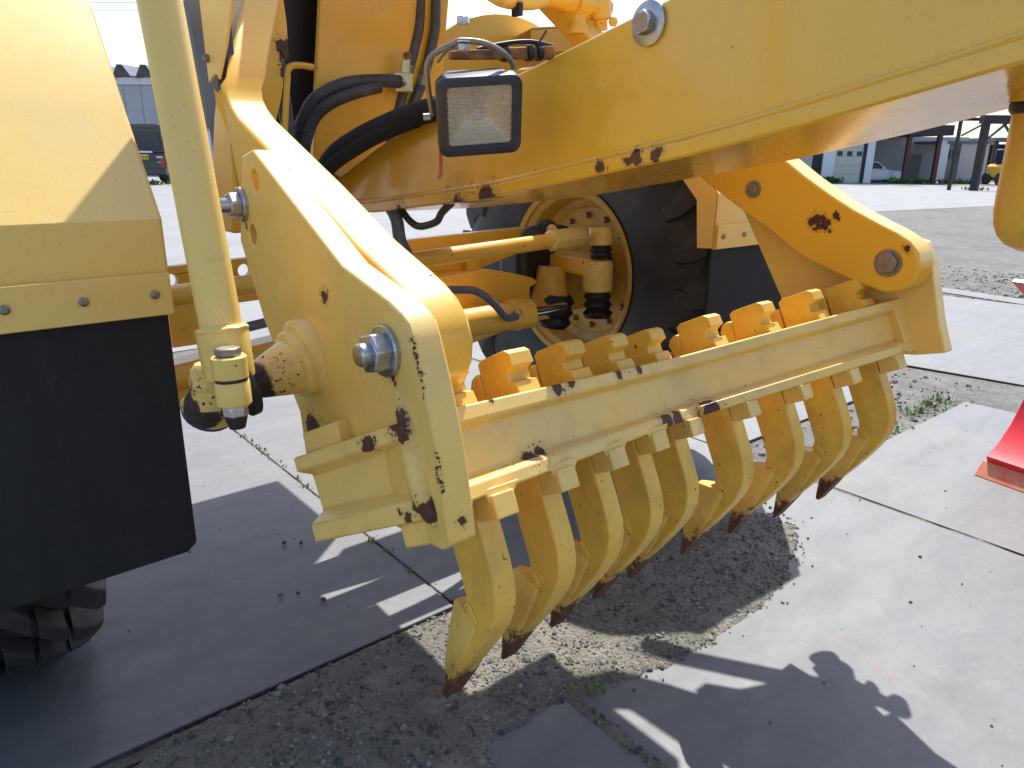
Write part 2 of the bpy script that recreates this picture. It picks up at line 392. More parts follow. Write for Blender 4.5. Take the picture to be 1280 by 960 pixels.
def link(me, name, parent=None, bevel=0, seg=2, kind=None, label=None, origin=None):
    o = bpy.data.objects.new(name, me); COL.objects.link(o)
    if origin is not None: o.location = origin
    if parent is not None: put(o, parent)
    if bevel:
        b = o.modifiers.new('bevel', 'BEVEL'); b.width = bevel; b.segments = seg; b.limit_method = 'ANGLE'; b.angle_limit = R(32); b.harden_normals = False
    if kind: o['kind'] = kind
    if label: o['label'] = label
    return o
def world_of(o):
    mtx = o.matrix_basis.copy()
    if o.parent: mtx = world_of(o.parent) @ o.matrix_parent_inverse @ mtx
    return mtx
def put(o, parent):
    o.parent = parent; o.matrix_parent_inverse = world_of(parent).inverted()
def thing(name, label, cat, loc=(0,0,0), group=None):
    o = bpy.data.objects.new(name, None); o.empty_display_size = .2; COL.objects.link(o); o.location = loc
    return tag(o, label, cat, group)
def tag(o, label=None, cat=None, group=None, kind=None):
    if label: o['label'] = label
    if cat: o['category'] = cat
    if group: o['group'] = group
    if kind: o['kind'] = kind
    return o
X3 = lambda p, q, t: Vector((t, p, q))                 # (y, z) outline extruded across the machine
def mir(x): return 2*XC - x
def smooth_poly(poly, it=1):
    for _ in range(it):
        out = []
        for i, p in enumerate(poly):
            q = poly[(i+1) % len(poly)]
            out.append((p[0]*.75+q[0]*.25, p[1]*.75+q[1]*.25)); out.append((p[0]*.25+q[0]*.75, p[1]*.25+q[1]*.75))
        poly = out
    return poly
def holed_plate(poly, holes, t0, t1, fn):
    """flat plate with round holes: MB with real openings"""
    bm = bmesh.new(); loops = [poly] + [[(c[0]+math.cos(2*math.pi*k/20)*r, c[1]+math.sin(2*math.pi*k/20)*r) for k in range(20)] for c, r in holes]
    es = []; mb = MB()
    idx = []
    for lp in loops:
        vs = [bm.verts.new((p[0], p[1], 0)) for p in lp]
        for i in range(len(vs)): es.append(bm.edges.new((vs[i], vs[(i+1) % len(vs)])))
    bmesh.ops.triangle_fill(bm, use_beauty=True, edges=es)
    bm.verts.index_update(); n = len(bm.verts)
    co = [v.co.copy() for v in bm.verts]
    tris = [[v.index for v in f.verts] for f in bm.faces]
    vs = [fn(c.x, c.y, t0) for c in co] + [fn(c.x, c.y, t1) for c in co]
    fs = [t[::-1] for t in tris] + [[i+n for i in t] for t in tris]
    o = 0
    for lp in loops:
        m = len(lp)
        for i in range(m): fs.append((o+i, o+(i+1) % m, n+o+(i+1) % m, n+o+i))
        o += m
    bm.free(); return mb.add(vs, fs)

# ------------------------------------------------------------------ the ground
def terr(x, y):
    t = x*E2.x + y*E2.y; s = x*E1.x + y*E1.y
    k = min(1, max(0, (t-14)/46)); k = k*k*(3-2*k)
    side = min(1, max(0, (s+2)/10))
    return -.83*k*side
def spread(n, lim):
    out = [0.0]
    a = .05
    while out[-1] < lim: out.append(out[-1] + a); a *= 1.13
    return sorted(set([-v for v in out] + out))
gx = [v + 1.1 for v in spread(0, 420)]; gy = [v + .9 for v in spread(0, 420)]
g = MB(); vs = []; rnd = random.Random(3)
from mathutils import noise as mnoise
for yy in gy:
    for xx in gx:
        near = max(0, 1 - math.hypot(xx-1, yy-1)/14)
        z = terr(xx, yy) - .011 + near*.005*mnoise.noise((xx*3, yy*3, 0)) + near*.003*mnoise.noise((xx*11, yy*11, 3))
        vs.append((xx, yy, z))
nx = len(gx)
g.add(vs, [(j*nx+i, j*nx+i+1, (j+1)*nx+i+1, (j+1)*nx+i) for j in range(len(gy)-1) for i in range(nx-1)])
ground = tag(g.build('ground', 'gravel', smooth=60), 'grey gravel yard surface under the machine', None, None, 'structure')

def slab(x0, x1, y0, y1, z=0, rot=0, th=.03):
    cx, cy = (x0+x1)/2, (y0+y1)/2; c, s_ = math.cos(rot), math.sin(rot)
    f = lambda x, y, zz: Vector((cx + (x-cx)*c - (y-cy)*s_, cy + (x-cx)*s_ + (y-cy)*c, zz))
    mb = MB().box((x0, y0, z-th), (x1, y1, z), f)
    mb.mi = [1, 0, 1, 1, 1, 1]
    return mb.build('paving_slab', ['slab', 'slab_side'], ground, bevel=.004)
slab(-2.1, .962, 1.40, 4.45, .006)
slab(.972, 2.462, 1.43, 4.45, 0)
slab(.985, 2.462, -1.8, 1.26, 0, R(.3))
slab(-.9, .965, -1.8, 1.02, .0, R(-.4))
slab(2.470, 3.93, -2.0, 1.25, .001)
slab(2.475, 3.93, 1.60, 4.45, .002, R(-.5))
slab(4.35, 7.0, 1.35, 2.75, .001, R(9))
slab(6.9, 7.15, -2.6, 3.2, -.001, R(-6))

jm = MB()
for (x0, x1, y0, y1, z) in ((.955, .978, 1.44, 4.45, -.004), (2.455, 2.480, -1.8, 1.24, -.003), (2.455, 2.48, 1.62, 4.45, -.004), (-2.1, .95, 1.370, 1.405, -.006)):
    n = 60; vs = []
    for i in range(n+1):
        k = i/n
        for e in (0, 1):
            if x1-x0 < y1-y0: vs.append((x0 + (x1-x0)*e, y0+(y1-y0)*k, z + .005*mnoise.noise((k*40, e, x0))))
            else: vs.append((x0 + (x1-x0)*k, y0+(y1-y0)*e, z + .006*mnoise.noise((k*60, e, x0))))
    jm.add(vs, [(2*i, 2*i+1, 2*i+3, 2*i+2) for i in range(n)])
tag(jm.build('joint_sand', 'sand', smooth=60), 'sandy dirt packed in the joints between the grey ground plates', None, None, 'stuff')
ap = MB(); av = []
poly = [(-30, 4.6), (3.95, 4.6), (7.6, 5.9), (16.3, 7.9), (24, 7.0), (70, 2)]
def low_y(x):
    for (a, b), (c, d) in zip(poly, poly[1:]):
        if a <= x <= c: return b + (d-b)*(x-a)/(c-a)
    return poly[0][1] if x < poly[0][0] else poly[-1][1]
xs = [-30 + i*1.25 for i in range(81)]
for j in range(40):
    for x in xs:
        y = low_y(x) + (j/39)**1.8*80; av.append((x, y, terr(x, y) - .006))
ap.add(av, [(j*81+i, j*81+i+1, (j+1)*81+i+1, (j+1)*81+i) for j in range(39) for i in range(80)])
tag(ap.build('concrete_yard', 'concrete', smooth=60), 'pale concrete yard in front of the far buildings', None, None, 'structure')

# sandy spill on the plates below the scarifier
def in_spill(x, y):
    w = .12*mnoise.noise((x*4, y*4, 1)) + .07*mnoise.noise((x*13, y*13, 4)) + .05*mnoise.noise((x*31, y*31, 2))
    d1 = 1 - (((x-1.42)/.66)**2 + ((y-1.14)/.25)**2)
    d2 = 1 - (((x-.75)/.50)**2 + ((y-1.20)/.24)**2)
    d3 = 1 - (((x-.35)/.40)**2 + ((y-1.05)/.36)**2)
    d4 = .35 - abs(x - .968)/.045 if y < 1.1 else -1
    return max(d1, d2, d3, d4) + w*1.5
sp = MB(); NX, NY = 190, 110; vs = []; keep = {}
for j in range(NY):
    for i in range(NX):
        x = -.1 + 2.4*i/(NX-1); y = .45 + 1.2*j/(NY-1); k = in_spill(x, y)
        if y > 1.39 and x < .97: k = min(k, -.1)
        up_ = max(0, min(1, k*2.2))
        vs.append((x, y, .0015 + .008*up_ + (.004*mnoise.noise((x*22, y*22, 0)) + .002*mnoise.noise((x*60, y*60, 0)))*up_ - (.012 if k < 0 else 0)))
        keep[(i, j)] = k
fs = [(j*NX+i, j*NX+i+1, (j+1)*NX+i+1, (j+1)*NX+i) for j in range(NY-1) for i in range(NX-1) if max(keep[(i,j)], keep[(i+1,j)], keep[(i,j+1)], keep[(i+1,j+1)]) > 0]
sp.add(vs, fs)
tag(sp.build('sand_spill', 'sand', smooth=60), 'gritty sand spilled over the grey ground plates below the teeth', None, None, 'stuff')

def stones(name, spots, mats, label):
    mb = MB()
    t = (1+5**.5)/2
    ico = [Vector(p).normalized() for p in ((-1,t,0),(1,t,0),(-1,-t,0),(1,-t,0),(0,-1,t),(0,1,t),(0,-1,-t),(0,1,-t),(t,0,-1),(t,0,1),(-t,0,-1),(-t,0,1))]
    fcs = [(0,11,5),(0,5,1),(0,1,7),(0,7,10),(0,10,11),(1,5,9),(5,11,4),(11,10,2),(10,7,6),(7,1,8),(3,9,4),(3,4,2),(3,2,6),(3,6,8),(3,8,9),(4,9,5),(2,4,11),(6,2,10),(8,6,7),(9,8,1)]
    for (x, y, z, r) in spots:
        sx, sy, sz = r*random.uniform(.7,1.35), r*random.uniform(.7,1.3), r*random.uniform(.45,.9)
        a = random.uniform(0, 6.28); c, s_ = math.cos(a), math.sin(a)
        mb.cur = random.choices(range(len(mats)), [3, 5, 3])[0]
        vv = []
        for p in ico:
            k = random.uniform(.8, 1.15); X, Y = p.x*sx*k, p.y*sy*k
            vv.append((x + X*c - Y*s_, y + X*s_ + Y*c, z + p.z*sz*k))
        mb.add(vv, fcs)
    return tag(mb.build(name, mats, smooth=0), label, None, None, 'stuff')
spots = []
while len(spots) < 14000:
    x = random.uniform(-.1, 2.5); y = random.uniform(.15, 1.45); k = in_spill(x, y)
    if y > 1.39 and x < .97: continue
    if k > 0 and random.random() < .55 + .45*mnoise.noise((x*5, y*5, 9)): spots.append((x, y, .002 + .008*min(1, k*2.2), min(.010, random.lognormvariate(-6.05, .5))))
    elif k > -.45 and random.random() < .06*(1+k*2.2)**2: spots.append((x, y, .003, min(.009, random.lognormvariate(-5.9, .4))))
stones('gravel_stones', spots, stone_mats, 'loose gravel scattered below and behind the scarifier teeth')
spots = []
for i in range(150):
    spots.append((random.uniform(.1, 2.4), random.uniform(1.5, 3.0), .011, min(.006, random.lognormvariate(-6.3, .5))))
for (x, y, r) in ((.62, 1.72, .009), (.66, 1.70, .007), (.70, 1.63, .008), (.78, 1.95, .007), (.74, 1.98, .009), (.5, 2.1, .005)): spots.append((x, y, .014, r))
for i in range(130): spots.append((random.uniform(1.2, 3.9), random.uniform(-.4, 1.1), .002, min(.007, random.lognormvariate(-6.4, .55))))
stones('loose_pebbles', spots, [stone_mats[0], stone_mats[0], stone_mats[1]], 'single dark pebbles lying about on the grey ground plates')
spots = []
while len(spots) < 6000:
    x = random.uniform(2.3, 9); y = random.uniform(1.2, 5.2)
    if x < 3.95 and y > 1.58: continue
    if 4.3 < x < 7.05 and 1.2 < y < 2.7 and random.random() < .9: continue
    if random.random() < .35 + .6*mnoise.noise((x*1.3, y*1.3, 2)) + .2: spots.append((x, y, -.008, min(.028, random.lognormvariate(-5.1, .55))))
stones('far_gravel', spots, [stone_mats[1], stone_mats[2], stone_mats[1]], 'coarse gravel in the open yard to the right')

def weeds(name, spots, label):
    mb = MB()
    for (x, y, z, h, n, spr) in spots:
        for k in range(n):
            a = random.uniform(0, 6.28); px, py = x + random.gauss(0, spr), y + random.gauss(0, spr)
            l = h*random.uniform(.5, 1.1); w = l*random.uniform(.14, .26); t = random.uniform(.3, 1.1)
            d = Vector((math.cos(a)*math.sin(t), math.sin(a)*math.sin(t), math.cos(t))); sd = Vector((-math.sin(a), math.cos(a), 0))
            o = Vector((px, py, z)); mid = o + d*l*.55 + Vector((0,0,l*.08)); tip_ = o + d*l
            mb.add([o, mid + sd*w, tip_, mid - sd*w], [(0, 1, 2, 3)])
    return tag(mb.build(name, 'leaf', smooth=0), label, None, None, 'stuff')
ws = []
for y in (2.95, 2.80, 2.62, 2.40, 2.33, 1.95, 1.85, 1.76, 1.62): ws.append((.967, y, 0, .018, 12, .012))
for i in range(12): ws.append((.97+random.gauss(0,.006), random.uniform(1.5, 4.2), 0, .02, 5, .01))
for i in range(26): ws.append((random.uniform(2.9, 3.95), 1.34 + random.gauss(0, .03), -.01, .035, 14, .03))
ws += [(1.02, .93, .005, .03, 18, .015), (1.9, 1.2, .02, .03, 10, .01)]
weeds('joint_weeds', ws, 'small green weeds sprouting along joints of the grey ground plates')

# ------------------------------------------------------------------ the grader
G = thing('motor_grader', 'faded yellow motor grader whose raised scarifier teeth fill the view', 'grader', (XC, 2.1, 0))

# main frame beam, rising to the rear (image right)
edge = [(1.95, .99), (1.731, 1.001), (1.284, 1.055), (1.038, 1.096), (.753, 1.146), (.568, 1.186), (.316, 1.246), (0.0, 1.335), (-.5, 1.50), (-1.2, 1.74)]
topl = [(1.98, 1.10), (1.921, 1.085), (1.716, 1.159), (1.476, 1.228), (1.181, 1.290), (.865, 1.362), (.45, 1.46), (0, 1.58), (-.5, 1.74), (-1.2, 1.96)]
beam = MB().prism([(y, z+.028) for y, z in edge] + topl[::-1], .966, 1.266, X3).build('frame_beam', 'yellow_beam', G, bevel=.006, seg=3)
MB().prism(edge + [(y, z+.026) for y, z in edge[::-1]], .958, 1.300, X3).build('flange_plate', 'yellow_beam', beam, bevel=.004)
wl = [(y, z+.030) for y, z in edge]
MB().tube([(.965, y, z) for y, z in wl], .0055, 8, 5).build('weld_seam', 'yellow_beam', beam)
b0 = Vector((.966, .843, 1.344))
MB().lathe([(0, .033), (.006, .033), (.007, .031)], b0, (-1,0,0), 36).build('bolt_washer', 'steel', beam)
hb = MB(); hb.hexa(b0 + Vector((-.007,0,0)), (-1,0,0), .0185, .016, .3); hb.build('bolt_head', 'steel', beam, bevel=.002)
MB().lathe([(0, .014), (.001, .0135)], b0 + Vector((-.023,0,0)), (-1,0,0), 24).build('bolt_face', 'bolt_pink', beam)
# front plate of the frame, added shadow casters and the cross plates in front
fp = MB().box((.925, 2.0, 1.09), (1.33, 2.025, 1.80), lambda x, y, z: Vector((x + (z-1.1)*.13, y, z))).build('front_frame_plate', 'yellow', G, bevel=.004)
ga = [(1.44, 1.15), (1.44, 1.30)] + [(1.86 - .42*math.cos(a), 1.30 + .33*math.sin(a)) for a in [math.pi*k/22 for k in range(1, 22)]] + [(2.28, 1.30), (2.28, 1.15)]
MB().prism(ga, 2.30, 2.33, lambda p, q, t: Vector((p, t, q))).build('round_guard_plate', 'yellow', G, bevel=.004)
MB().box((.86, 2.10, 1.22), (1.32, 2.95, 1.62)).build('front_shadow_block', 'grease_shade', G, bevel=.01)  # added block that shades the ground; its black paints in enclosed shade
MB().box((.78, 1.63, 1.75), (1.50, 2.95, 1.79)).build('shadow_cover', 'yellow', G, bevel=.004)  # out of view, added to shade the arm tops and front parts
MB().prism([(.645, 1.18), (.67, 1.20), (.69, 1.26), (.699, 1.30), (.694, 1.352), (.703, 1.338), (.713, 1.335), (.714, 1.404), (.707, 1.50), (.72, 1.74), (.64, 1.74)], 1.62, 1.64, lambda p, q, t: Vector((p, t, q))).build('inner_guard_plate', 'yellow_guard', G, bevel=.002)
MB().box((1.32, 1.20, 1.20), (1.62, 1.60, 1.36)).build('shadow_box', 'yellow', G, bevel=.01)  # hidden behind the beam, added to shade the ground below
MB().box((1.30, 2.45, 1.22), (1.52, 2.95, 1.62)).build('shadow_block_wing', 'grease_shade', G, bevel=.01)  # unseen, added to widen the shadow on the left slab
# navy post and pale panel seen between cylinder and arm
MB().prism([(1.45, 1.02), (1.505, 1.02), (1.525, 1.176), (1.548, 1.276), (1.578, 1.415), (1.60, 1.66), (1.45, 1.66)], .500, .535, X3).build('navy_post', 'navy', G, bevel=.003)
pp = MB().prism([(1.449, 1.266), (1.451, 1.323), (1.453, 1.40), (1.456, 1.62), (1.20, 1.62), (1.300, 1.38), (1.345, 1.32), (1.398, 1.268), (1.402, 1.276), (1.418, 1.278)], .4825, .4875, X3).build('pale_side_panel', 'yellow_fender', G, bevel=.001)
MB().lathe([(0, .007), (.006, .007), (.010, .003)], (.4825, 1.438, 1.305), (-1,0,0), 14).build('panel_bolt', 'steel_dull', pp)

# lift arms of the scarifier
arm_in = [(1.75, 1.67), (1.54, 1.423), (1.475, 1.346), (1.445, 1.311), (1.418, 1.276), (1.408, 1.258), (1.398, 1.240), (1.380, 1.222), (1.348, 1.203), (1.101, 1.099), (1.034, 1.068), (.946, 1.028), (.855, .995), (.822, .982), (.795, .967), (.772, .945), (.760, .915), (.763, .885), (.778, .856), (.805, .833), (.84, .822), (.875, .825)]
arm_front = [(1.02, .872), (1.25, .955), (1.32, .985), (1.352, 1.02), (1.372, 1.075), (1.392, 1.145), (1.400, 1.08), (1.43, 1.00), (1.505, 1.00), (1.515, 1.073), (1.492, 1.157), (1.466, 1.212), (1.452, 1.232), (1.49, 1.27), (1.60, 1.39), (1.83, 1.66)]
def splay(p, q, t, s_=1):
    k = max(0, q - 1.235); return Vector((t + s_*(.62*(k - .025) if k > .05 else 6.2*k*k), p, q))
near_arm = MB().prism(arm_in + arm_front, .491, .562, splay).build('lift_arm', 'yellow_arm', G, bevel=.006, seg=3)
farp = [(1.75, 1.67), (1.54, 1.423), (1.445, 1.311), (1.39, 1.262), (1.208, 1.245), (1.027, 1.149), (.95, 1.10), (.884, 1.063), (.83, 1.036), (.766, 1.009), (.725, .993), (.696, .977), (.676, .955), (.668, .927), (.672, .903), (.684, .882), (.703, .869), (.734, .862), (.79, .873), (.859, .892), (.944, .920), (1.026, .970), (1.111, 1.013), (1.225, 1.075), (1.34, 1.15), (1.42, 1.21), (1.49, 1.27), (1.60, 1.39), (1.83, 1.66)]
far_arm = MB().prism(farp, 1.672, 1.748, lambda p, q, t: splay(p, q, t, -1)).build('lift_arm', 'yellow_arm', G, bevel=.006, seg=3)
def pivot(parent, c, ax, r, hr, hl, washer=.005, mat='steel', shank=True):
    c = Vector(c); ax = Vector(ax)
    MB().lathe([(0, r), (washer, r), (washer+.0015, r*.95)], c, ax, 32).build('bolt_washer', mat, parent)
    MB().hexa(c + ax*washer, ax, hr, hl, .25).build('bolt_nut', mat, parent, bevel=.0025)
    if shank: MB().lathe([(0, hr*.55), (hl+.010, hr*.55), (hl+.013, hr*.45)], c + ax*washer, ax, 20).build('bolt_end', mat, parent)
pivot(far_arm, (1.672, .735, .927), (-1,0,0), .030, .025, .010, .004, 'steel_dull', False)
pivot(far_arm, (1.672, 1.09, 1.069), (-1,0,0), .021, .014, .006, .004, 'steel_dull', False)

# side plates that carry the scarifier bar
ptop = [(1.205, 1.142), (1.159, 1.152), (.886, 1.0085), (.765, .979), (.741, .970), (.725, .959), (.716, .942), (.694, .887), (.672, .822), (.656, .746), (.648, .705), (.665, .690), (.95, .655), (1.05, .69), (1.06, .758), (1.175, .885), (1.249, 1.008)]
near_plate = holed_plate(ptop, [((1.16, 1.106), .016), ((1.191, 1.022), .016)], .44, .4805, X3).build('side_plate', 'yellow_plate', G, bevel=.003)
ptf = [(1.24, 1.155), (1.18, 1.165), (.90, 1.02), (.70, .97), (.677, .93), (.66, .87), (.64, .80), (.62, .748), (.615, .735), (.677, .717), (1.0, .67), (1.03, .80), (1.168, 1.012), (1.265, 1.10)]
far_plate = MB().prism(ptf, 1.752, 1.792, X3).build('side_plate', 'yellow_plate', G, bevel=.003)
pivot(near_plate, (.44, .776, .917), (-1,0,0), .033, .0265, .022, .006)
pivot(near_plate, (.44, 1.222, 1.067), (-1,0,0), .028, .021, .018, .006)
# ball stud flange on the near plate
st = Vector((.44, 1.013, .853))
MB().lathe([(-.012, .064), (.004, .064), (.010, .060), (.013, .053), (.014, .0515), (.021, .052), (.026, .049), (.029, .043), (.030, .041), (.05, .036), (.085, .0255), (.105, .021), (.135, .018)], st, (-1, -.06, -.20), 36).build('ball_stud', 'yellow_greasy', near_plate)
sf = Vector((1.792, .99, .853))
MB().lathe([(-.002, .066), (.014, .056), (.028, .048), (.040, .038), (.10, .020), (.125, .016)], sf, (1, -.10, -.10), 28).build('ball_stud', 'yellow_greasy', far_plate)

# ---- scarifier bar: two channels in a shallow V
W = .636
def vbar(mb, a0, a1, u0, u1, x0=-W, x1=W):
    xs = [x0] + ([0.0] if x0 < 0 < x1 else []) + [x1]
    for xa, xb in zip(xs, xs[1:]):
        mb.prism([(a0, u0), (a1, u0), (a1, u1), (a0, u1)], xa, xb, lambda p, q, t: B(t, p, q))
    return mb
def vchan(mb, rear=True):
    poly = [(0, 0), (.040, 0), (.040, .121), (0, .121), (0, .099), (.022, .092), (.024, .03), (0, .020)]
    if not rear: poly = [(.145-p, q) for p, q in poly]
    n = len(poly); vs = []; xs = [-W, -.03, 0.0, .03, W]
    for t in xs: vs += [L(t, p - VA*max(abs(t), .012), q) for p, q in poly]
    fs = [list(range(n)), [4*n + i for i in range(n)]]
    for j in range(4):
        for i in range(n): fs.append((j*n+i, j*n+(i+1) % n, (j+1)*n+(i+1) % n, (j+1)*n+i))
    return mb.add(vs, fs)
barm = MB(); vchan(barm)
bar = barm.build('scarifier_bar', 'yellow_bar', G, bevel=.003)
bf = MB(); vchan(bf, False); bf.build('front_channel', 'yellow_bar', bar, bevel=.003)
MB().prism([(-.012, -.001), (.006, -.001), (.006, .018), (-.012, .018)], .02, .575, lambda p, q, t: B(t, p, q)).build('edge_strip', 'yellow_bar', bar, bevel=.002)
# stubs outside the side plates
for sgn in (-1, 1):
    d0 = Vector((-.261, .965)); n0 = Vector((-.965, -.261))
    ln = .249 if sgn < 0 else .12
    def ST(p, q, t, sgn=sgn, d0=d0, n0=n0):       # p inward from the outer face, q up, t forward along the stub
        x = -.676 + d0.x*t - n0.x*p; a_ = -.158 + d0.y*t - n0.y*p
        return L(x if sgn < 0 else -x, a_, q)
    stub = MB().prism([(0, -.004), (.065, -.004), (.065, .119), (0, .119), (0, .098), (.024, .089), (.026, .036), (0, .022)], -.004, ln, ST).build('bar_stub', 'yellow_bar', bar, bevel=.003)
    if sgn < 0:
        MB().tube([L(-.668, -.140, .155), L(-.672, -.146, .118), L(-.670, -.137, .085), L(-.671, -.136, .05), L(-.675, -.140, .02), L(-.670, -.146, -.012)], lambda i, n: .010 + .010*math.sin(3.1*i/n) + .0005*math.sin(i*1.9), 12, 6).build('weld_bead', 'yellow_bar', stub)
        MB().prism([(.0, .012), (.0, .012+.0)], 0, 0, ST) if False else None
        MB().prism([(.020, .040), (.020, .055), (.020, .038)], .03, .031, ST) if False else None
        pk = MB().prism([(.026, .038), (.080, .036), (.032, .066)], .0235, .030, lambda p, q, t: ST(t, q, p)); pk.build('drain_pocket', 'dark', stub)
        MB().box((.010, -.036, .012), (.055, -.004, .082), lambda p, q, t: ST(p, q, t)).build('stub_block', 'yellow_bar', stub, bevel=.003)
        MB().box((.022, .119, .165), (.060, .150, .245), lambda p, q, t: ST(p, q, t)).build('stub_pad', 'yellow_plate', stub, bevel=.003)

# ---- nine shanks with tips and clamps, built once and copied along the bar
TX = [-.567 + .142*k for k in range(9)]
Rt = Matrix.Rotation(-PIT, 4, 'X')
def tooth_origin(x): return L(x, -VA*abs(x), 0)
T3 = lambda p, q, t: Vector((t, p, q))
body = [(.039, .125), (.039, -.02), (.039, -.09), (.041, -.118), (.048, -.143), (.061, -.166), (.084, -.188), (.117, -.210), (.165, -.237), (.235, -.272), (.274, -.295), (.255, -.276), (.215, -.248), (.165, -.208), (.140, -.182), (.134, -.162), (.124, -.150), (.119, -.132), (.118, -.10), (.118, -.04), (.118, .125)]
def mk_shank(mb):
    hw = .0185
    mb.prism(body, -hw, hw, T3)
    mb.prism([(.126, -.146), (.112, -.143), (.104, -.174), (.118, -.180)], -hw-.0035, -hw+.001, T3)
def mk_tip(mb):
    vs = []; st_ = [((.112, -.174), (.134, -.160), (.182, -.146)), ((.118, -.184), (.141, -.170), (.188, -.155)), ((.168, -.229), (.190, -.214), (.226, -.199)), ((.224, -.268), (.242, -.256), (.262, -.246)), ((.282, -.307), (.288, -.303), (.293, -.300))]
    ws = [.021, .0245, .025, .024, .016]
    for (bk, md, fr), w in zip(st_, ws):
        vs += [(-w, *bk), (-w, *md), (-w*.42, *fr), (w*.42, *fr), (w, *md), (w, *bk)]
    fs = [(0,1,2,3,4,5), tuple(range(29, 23, -1))]
    for j in range(4):
        for k in range(6): fs.append((j*6+k, j*6+(k+1) % 6, (j+1)*6+(k+1) % 6, (j+1)*6+k))
    mb.add(vs, fs)
def tmesh(name, polyfn, mat, bevel=.003):
    mb = MB(); polyfn(mb); return mb.build(name, mat, None, bevel)
def mk_head(mb):
    mb.prism([(.103, .121), (.103, .185), (.092, .190), (.030, .190), (.020, .183), (.018, .164), (.030, .160), (.036, .156), (.036, .142), (.022, .139), (.018, .122)], -.021, .021, T3)
    mb.lathe([(0, .019), (.0015, .018)], (-.021, .070, .130), (-1,0,0), 20)
def mk_wedge(mb):
    mb.prism([(.108, .122), (.108, .170), (.118, .172), (.132, .166), (.142, .152), (.138, .146), (.134, .122)], -.021, .021, T3)
def mk_keeper(mb):
    mb.prism([(.138, .121), (.138, .140), (.162, .138), (.168, .121)], -.020, .020, T3)
def mk_block(mb):
    mb.box((-.0185, -.010, -.034), (.0185, .036, -.001))
    # small gusset joining the block to the flange
    mb.prism([(-.0185, -.012), (.0185, -.012), (.036, .008), (-.026, .008)], -.0045, -.0003, lambda p, q, t: Vector((p, t, q)))
protos = [('scarifier_shank', mk_shank, 'shank', .0075), ('shank_tip', mk_tip, 'tip', .003), ('shank_head', mk_head, 'yellow_cast', .0035),
          ('clamp_wedge', mk_wedge, 'yellow_cast', .0035), ('clamp_keeper', mk_keeper, 'yellow_cast', .003), ('shank_block', mk_block, 'yellow_bar', .002)]
for nm, fn, mt, bv in protos:
    pr = tmesh(nm, fn, mt, bv)
    for k, x in enumerate(TX):
        o = pr if k == 0 else pr.copy()
        if k: COL.objects.link(o)
        jit = random.uniform(-.004, .004) if nm in ('scarifier_shank', 'shank_tip', 'shank_head') else 0
        dz = {1: .0, 4: -.004, 6: .003}.get(k, 0) if nm in ('scarifier_shank', 'shank_tip') else 0
        o.matrix_world = Matrix.Translation(tooth_origin(x)) @ Rt @ Matrix.Rotation(R(random.uniform(-1.2, 1.2)), 4, 'Z') @ Matrix.Translation((0, 0, dz))
        mb_ = o.matrix_world.copy(); o.parent = bar; o.matrix_parent_inverse = world_of(bar).inverted(); o.matrix_basis = mb_

